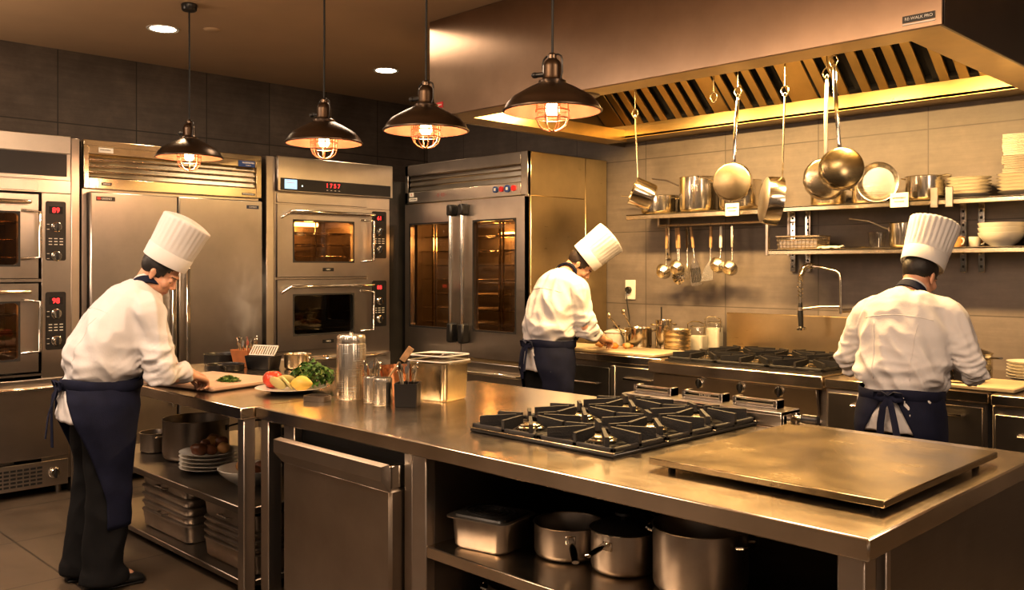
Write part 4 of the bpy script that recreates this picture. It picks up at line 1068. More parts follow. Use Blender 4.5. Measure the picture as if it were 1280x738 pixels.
# left prep table
PX0, PX1, PY0, PY1 = -5.85, -3.865, 2.06, 3.32
t = thing('prep_table', 'steel prep table with two undershelves in front of the leftmost chef', 'table', (PX0,PY0,0))
W, D = PX1-PX0, PY1-PY0
b = MB(); b.box(0,W,0,D,.842,.90,.005); b.build('tabletop', S['top'], t)
for x in (.05,W-.04):
    for y in (.05,D-.05): b = MB(); b.box(x-.03,x+.03,y-.03,y+.03,0,.842,.004); b.build('leg', S['frame'], t)
for z0,z1,n in ((.385,.42,'undershelf'),(.045,.075,'undershelf')):
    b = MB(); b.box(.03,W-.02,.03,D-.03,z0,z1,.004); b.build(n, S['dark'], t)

# burners and griddle on the island
t = thing('cooktop', 'six-burner cooktop with heavy black star grates set on the island', 'cooktop', (-2.67,2.41,.9008))
CW, CD = .73, .94
b = MB(); b.box(0,CW,0,CD,.0,.012,.003); b.build('base_plate', M_['blackm'], t)
b = MB()
for y in (.0,CD/3,2*CD/3,CD-.012): b.box(0,CW,y,y+.012,.012,.018,.002)
b.build('trim_strip', S['brass'], t)
for i in range(2):
    for j in range(3):
        cx, cy = CW*(.25+.5*i), CD*(1/6+j/3); burner(t, cx,cy,.012); grate(t, cx,cy,CW/2-.012,CD/3-.012,.012, hh=.048)
t = thing('cooktop_ledge', 'low steel ledge with three small rail brackets at the back of the cooktop', 'ledge', (-2.655,3.355,.9008))
b = MB(); b.box(0,.82,0,.16,.045,.062,.004); b.box(0,.82,0,.02,.0,.05,.003); b.box(.79,.82,.02,.05,0,.046,.003); b.box(0,.03,.02,.16,0,.046,.003); b.box(.79,.82,.13,.16,0,.046,.003); b.build('ledge_shelf', S['panel'], t)
for i,x0 in enumerate((.03,.30,.56)):
    w = .21; b = MB()
    b.box(x0,x0+w,.06,.12,.062,.070,.002); b.box(x0,x0+.018,.055,.12,.062,.100,.003); b.box(x0+w-.018,x0+w,.055,.12,.062,.100,.003); b.box(x0,x0+w,.055,.07,.091,.100,.003); b.box(x0,x0+w,.055,.07,.070,.080,.002)
    k = b.build('rail_bracket', S['panel'], t)
    q = MB(); q.box(x0+.018,x0+w-.018,.082,.092,.070,.093); q.build('dark_insert', M_['black'], k)
    if i == 1: text('eoee', .03, M_['letter'], k, T(x0+w/2,.081,.085)@FRONT, name='lettering')
b = MB(); b.tube([(.82,.10,.03),(.86,.10,.03)], .012, 10); b.build('valve', S['chrome'], t)
b = MB(); b.cyl((.86,.10,.03),(.93,.10,.03),.020,seg=14,b=.004); b.build('valve_knob', M_['black'], t)
t = thing('griddle_plate', 'large scratched flat griddle plate on short feet at the right end of the island', 'griddle', (-1.765,2.37,.9008))
b = MB(); b.box(0,.765,0,.90,.014,.036,.003); b.build('plate', S['griddle'], t)
for x in (.05,.715):
    for y in (.06,.84): b = MB(); b.cyl((x,y,0),(x,y,.015),.012,seg=12); b.build('foot', M_['black'], t)

# cookware on the pot shelf of the island
PZ = .5112
t = thing('steam_pan', 'rectangular steel food pan with a black lid on the island pot shelf', 'food pan', (-2.455,2.325,PZ), 12)
b = MB(); b.loft([[(x,y,z) for x,y in rrect(-w,w,-d,d,.035)] for w,d,z in ((.105,.085,0),(.115,.095,.012),(.122,.10,.112),(.138,.116,.114),(.138,.116,.1185))]); b.build('pan_body', S['tray'], t)
b = MB(); b.loft([[(x,y,z) for x,y in rrect(-w,w,-d,d,.03)] for w,d,z in ((.118,.096,.119),(.114,.092,.126),(.10,.078,.127))]); l = b.build('lid', M_['blackm'], t)
b = MB()
for k in (.09,.065,.04): b.tube([(k*1.1*math.cos(2*PI*i/32),k*.8*math.sin(2*PI*i/32),.128) for i in range(32)], .003, 6, True)
b.build('lid_ring', M_['black'], l)
pot('saucepan', 'open round saucepan on the island pot shelf, handle towards the lidded pot', (-2.19,2.46,PZ), .125,.118, S['tray'], S['dark'], 'long', -45, .26, up=-.005)
pot('saucepan', 'pot with a dark knobbed lid on the island pot shelf', (-1.945,2.47,PZ), .112,.142, S['tray'], S['dark'], 'long', -80, .13, lid=M_['blackm'], up=-.01)
pot('stock_pot', 'large tall stock pot at the front of the island pot shelf', (-1.655,2.50,PZ), .152,.205, S['tray'], S['dark'], 'loops', 5)
for i in range(3):
    t = thing('braising_pan', '%s of the nested wide black pans on the island shelf' % ordl(i,3), 'pan', (-2.42,2.86,PZ+.05*0+i*.028), 0, 'wide black pans nested on the island shelf')
    b = MB(); b.lathe([(0,0),(.135,0),(.142,.006),(.178,.068),(.186,.072),(.178,.073),(.173,.069),(.137,.008),(0,.005)], 44); b.build('pan_body', M_['blackm'], t)
    if i == 2: b = MB(); b.tube([(.15,-.10,.064),(.20,-.13,.074),(.27,-.17,.078)], [.008,.010,.009], 10); b.build('handle', S['chrome'], t)
pot('braising_pan', 'low wide pan behind the lidded pot on the island shelf', (-1.98,2.95,PZ), .17,.10, S['dark'], S['dark'], 'loops', 90)
pot('stock_pot', 'steel pot on the bottom shelf of the island below the food pan', (-2.40,2.46,.1212), .15,.24, S['tray'], S['dark'], 'loops', 20)
t = thing('plastic_tub', 'clear plastic tub low behind the island corner leg', 'tub', (-1.28,2.55,.1212), 10)
b = MB(); b.lathe([(0,0),(.11,0),(.14,.20),(.146,.205),(.135,.2),(.105,.006),(0,.006)], 32); b.build('tub_body', M_['clear'], t)

# ------------------------------------------------------------------ things under the prep table
UZ1, UZ0 = .4212, .0762
pot('stock_pot', 'wide dark stock pot with a long handle under the prep table', (-5.16,2.46,UZ1), .19,.235, S['dark'], S['dark'], 'long', 40, .27, up=.04, hm=M_['blackm'])
pot('saucepan', 'small saucepan under the prep table half hidden by the navy apron', (-5.50,2.36,UZ1), .09,.12, S['dark'], handle='loops')
pot('braising_pan', 'black pan under the prep table behind the plate of roast vegetables', (-4.72,2.86,UZ1), .16,.16, M_['blackm'], handle='loops', ha=10)
for i in range(5):
    plate('dinner_plate', '%s white plate of the stack under the prep table carrying roast vegetables' % ordl(i,5), (-4.78,2.36,UZ1+i*.021), .165, M_['white'], .026, 'white plates stacked under the prep table')
rn = random.Random(5)
zt = UZ1+4*.021+.012
for i in range(11):
    a = i*2.4; rr = .03*math.sqrt(i)+.0
    x, y = -4.78+rr*math.cos(a)*1.05, 2.37+rr*math.sin(a)
    b = MB(); r_ = rn.uniform(.028,.038); b.ell((0,0,0),(r_*1.2,r_,r_*.85),16,10); n_ = rn.random()*20
    b.V = [v*(1+.22*noise.noise(v*28+Vector((n_,0,0)))) for v in b.V]; mz = min(v.z for v in b.V)
    tag(b.build('roast_vegetable', M_['roast'] if i % 4 else M_['potato'], None, 80, (x,y,zt-mz+(.0 if i > 3 else .03)), rn.uniform(0,180)), 'glossy brown roast vegetable heaped on the white plates under the table', 'vegetable', 'roast vegetables on the plate stack')
bowl('serving_bowl', 'wide white bowl with rolls under the prep table by the table leg', (-4.33,2.36,UZ1), .165,.085, M_['white'])
for i,(x,y) in enumerate(((-4.41,2.37),(-4.31,2.42),(-4.25,2.33))):
    b = MB(); b.ell((0,0,0),(.05,.042,.038),18,12); tag(b.build('bread_roll', M_['potato'] if i == 0 else M_['roast'], None, 80, (x,y,UZ1+.075), 30*i), ('golden round roll at the left rim of the white bowl under the table','brown roll at the back of the white bowl under the table','brown roll on the right in the white bowl under the table')[i], 'roll', 'rolls in the white bowl')
def tray(loc, w, d, h, label, group, rz=0, lid=False):
    t = thing('food_tray', label, 'tray', loc, rz, group); b = MB()
    b.loft([[(x,y,z) for x,y in rrect(-w/2*k,w/2*k,-d/2*k,d/2*k,.04)] for k,z in ((.93,0),(.96,.010),(.985,h-.012),(1.0,h-.010),(1.0,h-.002),(.99,h))]); b.build('tray_body', S['tray'], t)
    if lid:
        for s in (-1,1):
            b = MB(); b.tube([(s*w/2*.97,-.05,h*.4),(s*(w/2+.02),-.045,h*.5),(s*(w/2+.02),.045,h*.5),(s*w/2*.97,.05,h*.4)], .006, 8); b.build('tray_handle', S['dark'], t)
        b = MB(); b.tube([(-.05,-d/2*.97,h*.4),(-.045,-d/2-.02,h*.5),(.045,-d/2-.02,h*.5),(.05,-d/2*.97,h*.4)], .006, 8); b.build('tray_handle', S['dark'], t)
    return t
for i in range(5):
    h = (.10,.045,.045,.045,.065)[i]; z = UZ0+sum((.10,.045,.045,.045,.065)[:i])
    tray((-4.90,2.47,z), .60,.66,h, '%s tray of the stack under the table beside the black trousers' % ordl(i,5), 'steel trays stacked beside the trousers', 0, i in (1,4))
for i in range(5):
    hs = (.10,.035,.035,.035,.085); z = UZ0+sum(hs[:i])
    tray((-4.17,2.45,z), .52,.62,hs[i], '%s tray of the stack under the table nearest the table leg' % ordl(i,5), 'steel trays stacked by the table leg', 0, i == 4)

# ------------------------------------------------------------------ things on the prep table and island
TZ = .9012
b = MB(); b.box(-.30,.30,-.24,.24,.002,.030,.008)
tag(b.build('cutting_board', M_['wboard'], None, loc=(-4.77,2.37,TZ), rz=12), 'pale pink wooden cutting board with chopped herbs under the hands of the leftmost chef', 'cutting board')
b = MB(); rn = random.Random(11)
for i in range(420):
    a, r_ = rn.uniform(0,2*PI), rn.random()**.7; x, y = .085*r_*math.cos(a), .055*r_*math.sin(a); z = .028*(1-r_*r_)*rn.random()+.003
    l, w = rn.uniform(.006,.016), rn.uniform(.003,.006); m = T(x,y,z)@RZ(rn.uniform(0,360))@RX(rn.uniform(-50,50))@RY(rn.uniform(-40,40))
    b.mi = i % 2; b.add([(-l,0,0),(0,-w,.001),(l,0,0),(0,w,.001)], [(0,1,2,3)], m)
tag(b.build('chopped_herbs', [M_['herb'],M_['leaf']], None, 0, (-4.60,2.38,TZ+.030)), 'small heap of chopped green herbs on the wooden board', 'herbs', kind='stuff')
plate('dinner_plate', 'white plate of tomato, lemon and salad greens at the seam of the tables', (-4.19,2.52,TZ), .185, M_['white'], .024)
t = thing('tomato', 'whole red tomato on the white salad plate', 'tomato', (-4.30,2.475,TZ+.012))
b = MB(); b.ell((0,0,.047),(.053,.053,.047),24,16); b.V = [Vector((v.x*(1+.04*math.cos(5*math.atan2(v.y,v.x))),v.y*(1+.04*math.cos(5*math.atan2(v.y,v.x))),v.z-.012*math.exp(-((v.x**2+v.y**2)/.0003)) if v.z > .05 else v.z)) for v in b.V]; b.build('tomato_flesh', M_['tomato'], t)
b = MB()
for k in range(5): b.add([(0,0,.087),(.012,-.004,.088),(.028,0,.09),(.012,.004,.088)],[(0,1,2,3)],RZ(72*k))
b.build('calyx', M_['leaf'], t, 0)
t = thing('lemon', 'yellow lemon at the right of the salad plate', 'lemon', (-4.065,2.505,TZ+.012), 40)
b = MB(); b.lathe([(0,-.060),(.008,-.055),(.018,-.046),(.036,-.022),(.041,0),(.036,.022),(.018,.046),(.008,.055),(0,.060)], 24, T(0,0,.041)@RY(90)); b.build('lemon_peel', M_['lemon'], t)
for i,(x,y,rz) in enumerate(((-4.215,2.455,10),(-4.155,2.475,-20),(-4.205,2.50,50))):
    b = MB(); b.lathe([(0,-.005),(.040,-.005),(.044,0),(.040,.006),(0,.007)], 24, T(0,0,.034+.004*i)@RX(-52)@SC(1.25,1,1))
    tag(b.build('pale_slice', M_['pear'], None, 60, (x,y,TZ+.012), rz), ('front','right','rear')[i]+' pale green slice leaning on the salad plate', 'slice', 'pale slices on the salad plate')
t = thing('salad_greens', 'heap of dark leafy salad greens on the white plate', 'salad', (-4.17,2.635,TZ+.022))
t['kind'] = 'stuff'
b = MB(); rn = random.Random(21)
for i in range(230):
    th = rn.uniform(0,2*PI); ph = math.acos(rn.uniform(0,1)); r_ = rn.uniform(.55,1)
    c = Vector((.12*r_*math.sin(ph)*math.cos(th), .10*r_*math.sin(ph)*math.sin(th), .012+.115*r_*math.cos(ph)))
    m = T(*c)@RZ(math.degrees(th)+rn.uniform(-60,60))@RY(rn.uniform(-10,75))@RX(rn.uniform(-40,40))
    l, w = rn.uniform(.022,.045), rn.uniform(.010,.02); vs, fs = [], []
    for k in range(5):
        u = k/4; ww = w*math.sin(PI*min(.97,u*.85+.08))*(1+.35*(-1)**k); zz = .012*math.sin(u*3)+rn.uniform(-.003,.003)
        vs += [(l*(u-.3),-ww,zz+.004),(l*(u-.3),0,zz-.003),(l*(u-.3),ww,zz+.004)]
    for k in range(4): fs += [(3*k,3*k+1,3*k+4,3*k+3),(3*k+1,3*k+2,3*k+5,3*k+4)]
    b.mi = 0 if rn.random() < .8 else 1; b.add(vs, fs, m)
b.build('leaves', [M_['leaf'],M_['herb']], t, 60)
b = MB()
for i in range(14):
    a = rn.uniform(0,2*PI); b.tube([(.03*math.cos(a),.03*math.sin(a),.01),(.09*math.cos(a),.08*math.sin(a),rn.uniform(.05,.11))], .0022, 5)
b.build('stalk', M_['stem'], t)

# back of the prep table
def cutlery_pile(base, n, r, label, group, z0, z1, mat, name='fork'):
    rn = random.Random(n)
    for i in range(n):
        a = 2*PI*i/n; c,s_ = math.cos(a), math.sin(a); p0 = (base[0]+r*.4*c, base[1]+r*.4*s_, z0); p1 = (base[0]+r*1.1*c, base[1]+r*1.1*s_, z1+rn.uniform(-.012,.012))
        b = MB(); b.tube([p0,p1], [.003,.004], 6, flat=.5); d_ = (Vector(p1)-Vector(p0)).normalized(); e = Vector(p1)+d_*.016
        b.add([tuple(v) for v in [e+Vector((.009*math.sin(q)*s_*-1+0,.009*math.sin(q)*c,.020*math.cos(q)))+Vector((c,s_,0))*k for k in (-.002,.002) for q in [2*PI*j/10 for j in range(10)]]],
              [tuple(range(9,-1,-1)),tuple(range(10,20))]+[(j,(j+1)%10,10+(j+1)%10,10+j) for j in range(10)])
        tag(b.build(name, mat, None, 40), label, name, group)
t = thing('utensil_pot', 'square orange pot of cutlery at the back of the prep table', 'pot', (-5.47,2.96,TZ), 20)
b = MB(); b.loft([[(x,y,z) for x,y in rrect(-w,w,-w,w,.012)] for w,z in ((.062,0),(.080,.11),(.074,.11),(.056,.010))]); b.build('pot_body', M_['terra'], t)
cutlery_pile((-5.47,2.96), 14, .055, 'steel spoon standing in the square orange pot', 'cutlery in the orange pot', TZ+.015, TZ+.15, S['chrome'], 'spoon')
pot('frying_pan', 'dark frying pan with a steel rim on the prep table behind the chef hands', (-5.66,2.88,TZ), .115,.075, M_['blackm'], handle=None, cat='pan')
pot('frying_pan', 'black skillet with a handle lying between the board and the orange pot', (-5.34,2.74,TZ), .115,.04, M_['blackm'], handle='long', ha=-35, hl=.22, cat='pan', hm=M_['blackm'], up=.03)
pot('saucepan', 'small steel pan with a side handle at the back edge of the prep table', (-5.11,3.12,TZ), .085,.095, S['brass'], handle='long', ha=30, hl=.13, up=.005)
t = thing('storage_bin', 'small black bin with a white barred rack on it beside the orange pot', 'bin', (-5.26,2.96,TZ), 24)
b = MB(); b.loft([[(x,y,z) for x,y in rrect(-w,w,-d,d,.012)] for w,d,z in ((.085,.06,0),(.098,.072,.085),(.092,.066,.085),(.08,.055,.01))]); b.build('bin_body', M_['black'], t)
b = MB(); b.M = T(0,-.02,.085)@RX(-40)
b.box(-.095,.095,-.004,.004,0,.008); b.box(-.095,.095,-.004,.004,.072,.08)
for k in range(11): b.box(-.093+k*.0186-.004,-.093+k*.0186+.004,-.003,.003,.006,.074)
b.build('barred_rack', M_['paper'], t)

# middle group on the island
def canister(name, label, loc, r, h, mat, lid=True):
    t = thing(name, label, 'canister', loc)
    fl = lambda a,z,rr: 1+.012*math.cos(24*a) if rr > r*.9 else 1
    b = MB(); b.lathe([(0,0),(r*.96,0),(r,.006),(r,h*.85),(r*.97,h*.87),(r*.90,h*.875),(r*.9,h*.86),(0,h*.86)], 96, fn=fl); b.build('canister_body', mat, t)
    b = MB(); b.lathe([(0,h*.862),(r*.95,h*.862),(r*.97,h*.88),(r*.97,h*.97),(r*.9,h),(r*.2,h+.004),(0,h+.004)], 96, fn=fl); l = b.build('lid', mat, t)
    b = MB(); b.lathe([(0,h),(.012,h+.002),(.010,h+.012),(0,h+.014)], 16); b.build('lid_knob', mat, l); return t
canister('steel_canister', 'tall ribbed steel canister with a lid on the island', (-3.76,2.60,TZ), .072,.315, S['brush'])
pot('copper_pot', 'small copper-toned pot behind the tall ribbed canister', (-3.98,2.78,TZ), .085,.125, M_['copper'], handle='long', ha=100, hl=.10)
t = thing('ring_mould', 'dark square-cornered ring mould lying before the tall canister', 'mould', (-3.80,2.43,TZ), 20)
b = MB(); o = rrect(-.062,.062,-.045,.045,.025); n_ = rrect(-.054,.054,-.037,.037,.02)
b.loft([[(x,y,0) for x,y in o],[(x,y,.026) for x,y in o],[(x,y,.026) for x,y in n_],[(x,y,0) for x,y in n_],[(x,y,0) for x,y in o]], False); b.build('ring', S['dark'], t)
def jar(label, loc, r, h):
    t = thing('steel_cup', label, 'cup', loc, 0, 'ribbed steel utensil cups'); fl = lambda a,z,rr: 1+.012*math.cos(20*a) if rr > r*.9 else 1
    b = MB(); b.lathe([(0,0),(r*.96,0),(r,.005),(r,h*.84),(r*1.03,h*.85),(r*1.03,h*.95),(r*.98,h),(r*.93,h),(r*.9,.01),(0,.008)], 80, fn=fl); b.build('cup_body', S['brush'], t); return t
jar('ribbed steel cup full of spoons beside the tall canister', (-3.585,2.60,TZ), .042,.125)
jar('ribbed steel cup standing in front of the black utensil caddy', (-3.475,2.58,TZ), .046,.128)
cutlery_pile((-3.585,2.60), 9, .036, 'steel spoon standing in the ribbed cup beside the canister', 'spoons in the ribbed cup', TZ+.012, TZ+.165, S['chrome'], 'spoon')
b = MB(); b.tube([(-3.58,2.61,TZ+.02),(-3.50,2.70,TZ+.19)], [.005,.006], 8); b.M = T(-3.478,2.725,TZ+.225)@RZ(45)@RY(35); b.box(-.016,.016,-.003,.003,-.035,.045,.002)
tag(b.build('wooden_spatula', M_['wood'], None), 'wooden spatula sticking out of the ribbed cup by the canister', 'spatula')
t = thing('utensil_caddy', 'black square caddy with steel utensils standing in it', 'caddy', (-3.365,2.645,TZ), 40)
b = MB(); b.loft([[(x,y,z) for x,y in rrect(-w,w,-w,w,.006)] for w,z in ((.052,0),(.055,.108),(.050,.108),(.048,.01))]); b.build('caddy_body', M_['black'], t)
cutlery_pile((-3.365,2.645), 8, .04, 'steel utensil standing in the black square caddy', 'utensils in the black caddy', TZ+.015, TZ+.165, S['chrome'], 'fork')
b = MB(); b.lathe([(0,0),(.075,0),(.10,.10),(.106,.145),(.102,.145),(.095,.10),(.07,.006),(0,.006)], 40); tag(b.build('copper_bowl', M_['copper'], None, 50, (-3.70,2.86,TZ)), 'copper bowl with a pale rim behind the steel cups', 'bowl')
t = thing('food_container', 'square steel food container with a clear stacked lid on the island', 'container', (-3.44,2.90,TZ), 10)
b = MB(); b.loft([[(x,y,z) for x,y in rrect(-w,w,-d,d,.03)] for w,d,z in ((.105,.088,0),(.112,.095,.012),(.117,.10,.175),(.130,.112,.178),(.130,.112,.182),(.112,.096,.182),(.105,.09,.02))]); b.build('container_body', S['brass'], t)
b = MB(); b.loft([[(x,y,z) for x,y in rrect(-w,w,-d,d,.03)] for w,d,z in ((.126,.108,.184),(.130,.112,.189),(.120,.103,.194),(.118,.101,.216),(.122,.105,.219),(.112,.096,.222))]); l = b.build('lid', M_['film'], t)
b = MB()
for w,d,z in ((.124,.107,.193),(.121,.104,.220)): b.tube([(x,y,z) for x,y in rrect(-w,w,-d,d,.03)], .0035, 6, True)
b.build('lid_rim', M_['paper'], l)
# ------------------------------------------------------------------ the three chefs
def lerp(a, b, t): return a+(b-a)*t
def vl(a, b, t): return Vector(a).lerp(Vector(b), t)
def limb(mb, p, r, seg=16, sub=5):
    """tapered rounded limb through joints p with radii r"""
    P, Rr = [], []
    for i in range(len(p)-1):
        for k in range(sub):
            t = k/sub; P.append(vl(p[i], p[i+1], t)); Rr.append(lerp(r[i], r[i+1], t))
    P.append(Vector(p[-1])); Rr.append(r[-1])
    for _ in range(2):
        P = [P[0]]+[(P[i-1]+P[i]*2+P[i+1])/4 for i in range(1,len(P)-1)]+[P[-1]]
    d0 = (P[0]-P[1]).normalized(); d1 = (P[-1]-P[-2]).normalized()
    A = [(P[0]+d0*Rr[0]*k, Rr[0]*q) for k,q in ((.95,.25),(.75,.62),(.4,.9))]
    B = [(P[-1]+d1*Rr[-1]*k, Rr[-1]*q) for k,q in ((.4,.9),(.75,.62),(.95,.25))]
    mb.tube([a for a,_ in A]+P+[a for a,_ in B], [q for _,q in A]+Rr+[q for _,q in B], seg)
def hand(mb, wrist, fwd, up, side, curl, thumb_in=.5, spread=.04):
    """palm, four fingers of different length with three bends each, and a thumb leaving the side of the palm; side +1 is a right hand"""
    y = Vector(fwd).normalized(); z = Vector(up); z = (z-y*z.dot(y)).normalized(); x = y.cross(z)
    W = lambda a,b,c: Vector(wrist)+x*a+y*b+z*c
    ts = -side
    for k in range(4):
        bx = ts*(.030-.0205*k)
        limb(mb, [W(bx*.55,.0,0), W(bx*.9,.045,.003), W(bx,.084,0)], [.017,.0155,.0115], 10, 3)
    limb(mb, [W(0,-.03,0), W(0,.02,0)], [.026,.026], 12, 3)
    L = (.070,.079,.073,.057)
    for k in range(4):
        bx = ts*(.030-.0205*k); p = W(bx,.086,0); a = 0; pts = [W(bx,.07,0), p]; c = curl[k] if isinstance(curl,(list,tuple)) else curl
        sp = ts*spread*(1.5-k)
        for f_, g in ((.46,.8),(.31,1.1),(.23,.7)):
            a += R(c*g); d = x*sp+y*math.cos(a)-z*math.sin(a); p = p+d.normalized()*L[k]*f_; pts.append(p)
        limb(mb, pts, [.0100,.0098,.0088,.0080,.0070], 10, 3)
    q = thumb_in
    limb(mb, [W(ts*.018,.012,-.004), W(ts*.040,.040,-.014), W(ts*(.052-.02*q),.068,-.024-.012*q), W(ts*(.052-.034*q),.094,-.028-.02*q)], [.015,.0125,.0105,.0085], 10, 3)
def chef(name, label, loc, rz, P, sc=1.0, hair='hair'):
    t = thing(name, label, 'person', loc, rz); t.scale = (sc,)*3
    sp = [Vector(p) for p in P['spine']]          # hem, hips, waist, belly, chest, upper chest, neck base
    HM = T(*P['head']) @ RZ(P.get('yaw',0)) @ RX(-P['pitch']) @ RY(P.get('roll',0))
    hp = lambda x,y,z: HM @ Vector((x,y,z))
    nb = sp[-1]
    # ---- bare body, one surface
    b = MB()
    b.ell((0,-.014,.036),(.074,.094,.086),24,16,HM); b.ell((0,.022,-.030),(.060,.066,.082),24,16,HM)
    b.ell((0,.060,-.094),(.027,.023,.021),16,10,HM); b.ell((0,.076,.024),(.048,.017,.013),16,10,HM)
    for s in (-1,1):
        b.ell((s*.044,.006,-.062),(.020,.042,.034),16,10,HM); b.ell((s*.039,.060,-.024),(.023,.024,.024),16,10,HM)
        b.ell((s*.030,.077,.002),(.015,.011,.010),14,9,HM); b.ell((s*.0105,.092,-.033),(.0085,.010,.007),12,8,HM)
        b.ell((s*.074,-.008,-.012),(.0075,.016,.027),14,10,HM); b.ell((s*.079,-.015,.001),(.006,.013,.017),12,8,HM)
        b.ell((s*.075,-.004,-.034),(.006,.008,.009),12,8,HM)
    b.tube([hp(0,.080,.018),hp(0,.092,-.004),hp(0,.104,-.025),hp(0,.097,-.034)], [.007,.0075,.0100,.008], 10)
    b.ell((0,.082,-.060),(.022,.009,.0055),14,8,HM); b.ell((0,.080,-.070),(.018,.009,.006),14,8,HM)
    limb(b, [hp(0,-.030,-.01), hp(0,-.028,-.07), nb+Vector((0,-.005,.0)), sp[-2]], [.058,.056,.062,.075], 20)
    limb(b, [sp[-2],sp[-3],sp[2],sp[1]], [.11,.115,.105,.12], 20)
    for s,A in ((1,P['R']),(-1,P['L'])):
        sh, el, wr = (Vector(A[k]) for k in ('shoulder','elbow','wrist'))
        limb(b, [sp[-2], sh, el, vl(el,wr,.35), wr], [.07,.052,.042,.044,.028], 16)
        hand(b, wr+(wr-el).normalized()*.012, A['fwd'], A['up'], s, A['curl'], A.get('thumb',.5))
        hipx = s*.095; F = P['feet'][0 if s == 1 else 1]
        limb(b, [(s*.06,sp[1].y,.90),(hipx,sp[1].y,.86),((hipx+F[0])/2,lerp(sp[1].y,F[1],.5)+.02,.48),(F[0],F[1]-.03,.09)], [.08,.075,.052,.040], 14)
        limb(b, [(F[0],F[1]-.04,.06),(F[0],F[1]+.10,.04)], [.036,.030], 12, 3)
    me = remeshed(b, .0042, 2, 'body')
    for m in (M_['skin'], M_['lips'], M_['lash']): me.materials.append(m)
    iv = HM.inverted()
    for f in me.polygons:
        c = iv @ f.center
        if c.y > .07:
            if abs(c.x) < .021-.35*abs(c.z+.066) and -.076 < c.z < -.056: f.material_index = 1
            if .016 < abs(c.x) < .043 and -.0075 < c.z < -.0035 and c.y > .072: f.material_index = 2
            if .014 < abs(c.x) < .048 and .021 < c.z+.12*(abs(c.x)-.03)**2*20 < .0275 and c.y > .06: f.material_index = 2
    link('body', me, t, 180)
    # ---- hair
    b = MB(); b.ell((0,-.016,.034),(.0815,.0985,.0905),48,36)
    keep = []
    for f in b.F:
        c = sum((b.V[i] for i in f), Vector())/len(f)
        ya = c.y
        zl = lerp(-.062,-.030,(ya+.115)/.06) if ya < -.055 else (lerp(-.030,.020,(ya+.055)/.05) if ya < -.005 else (-.018 if ya < .030 else lerp(-.01,.066,min(1,(ya-.030)/.035))))
        keep.append(c.z > zl)
    b.F = [f for f,k in zip(b.F,keep) if k]; b.I = [0]*len(b.F)
    b.V = [HM @ (v*(1+.018*noise.noise(Vector((v.x*60,v.y*60,v.z*18))))) for v in b.V]
    o = b.build('hair', M_[hair], t, 180); md = o.modifiers.new('s','SOLIDIFY'); md.thickness = .016; md.offset = -1
    # ---- toque
    b = MB(); rings = []; hh = P.get('hat',.27); n = 120
    for k in range(25):
        u = k/24; z = hh*u; pa = 0 if u < .30 else P.get('pleat',.0014)*min(1,(u-.30)*6)
        row = []
        for i in range(n):
            a = 2*PI*i/n; pl = pa*(abs(math.sin(a*14))-.5)*2+.0022*noise.noise((math.cos(a)*2,math.sin(a)*2,u*3))*u*2
            rx, ry = lerp(.100,.118,u)+pl, lerp(.114,.127,u)+pl
            row.append((rx*math.cos(a), ry*math.sin(a), z+.010*u*math.sin(a*2+1)*.6))
        rings.append(row)
    for s_, dz in ((.97,.006),(.80,.012),(.4,.014),(.02,.014)): rings.append([(x*s_,y*s_,z+dz) for x,y,z in rings[24]])
    rings = [[(x*.965,y*.965,z) for x,y,z in rings[1]],[(x*.965,y*.965,z+.001) for x,y,z in rings[0]]]+rings
    b.loft(rings, True, HM @ T(0,-.012,.056) @ RX(P.get('hat_tilt',8)))
    h = b.build('chef_hat', M_['toque'], t, 60)
    b = MB(); rb = []
    for z,e in ((-.001,.0),(.0,.0022),(.068,.0022),(.07,.0)):
        u = z/hh; rb.append([((lerp(.100,.118,u)+e)*math.cos(2*PI*i/72),(lerp(.114,.127,u)+e)*math.sin(2*PI*i/72),z) for i in range(72)])
    b.loft(rb, False, HM @ T(0,-.012,.056) @ RX(P.get('hat_tilt',8))); b.build('hat_band', M_['toque'], h, 60)
    # ---- jacket
    def ring(c, tan, rx, ry, n=40, ex=2.5):
        tan = Vector(tan).normalized(); fw = Vector((0,tan.z,-tan.y)); out = []
        for i in range(n):
            a = 2*PI*i/n; ca, sa = math.cos(a), math.sin(a)
            out.append(Vector(c)+Vector((1,0,0))*rx*math.copysign(abs(ca)**(2/ex),ca)+fw*ry*math.copysign(abs(sa)**(2/ex),sa))
        return out
    dims = P.get('girth', ((.205,.160),(.200,.158),(.172,.138),(.200,.162),(.200,.150),(.192,.122),(.085,.078)))
    rings = []; m = len(sp); fine = []
    for i in range(m-1):
        for k in range(4):
            u = k/4; fine.append((sp[i].lerp(sp[i+1],u), lerp(dims[i][0],dims[i+1][0],u), lerp(dims[i][1],dims[i+1][1],u)))
    fine.append((sp[-1],*dims[-1]))
    for i,(c,rx,ry) in enumerate(fine):
        tan = fine[min(i+1,len(fine)-1)][0]-fine[max(i-1,0)][0]; rings.append(ring(c,tan,rx,ry))
    tor = MB(); tor.loft(rings)
    b = MB(); b.loft(rings)
    for s,A in ((1,P['R']),(-1,P['L'])):
        sh, el, wr = (Vector(A[k]) for k in ('shoulder','elbow','wrist')); cu = vl(el,wr,A.get('cuff',.62))
        limb(b, [vl(sp[-2],sh,.3), sh, vl(sh,el,.5), el, vl(el,cu,.5), cu], [.085,.082,.075,.070,.064,.058], 20)
        d = (cu-el).normalized(); limb(b, [cu-d*.045, cu+d*.012], [.064,.066], 20, 3)
    me = remeshed(b, .0085, 3, 'jacket')
    arms = [(Vector(A['shoulder']),Vector(A['elbow']),Vector(A['wrist'])) for A in (P['R'],P['L'])]
    sd = Vector((len(name)*1.7+loc[0]*3, 0, 0))
    bm = bmesh.new(); bm.from_mesh(me); bm.normal_update()
    mv = {}
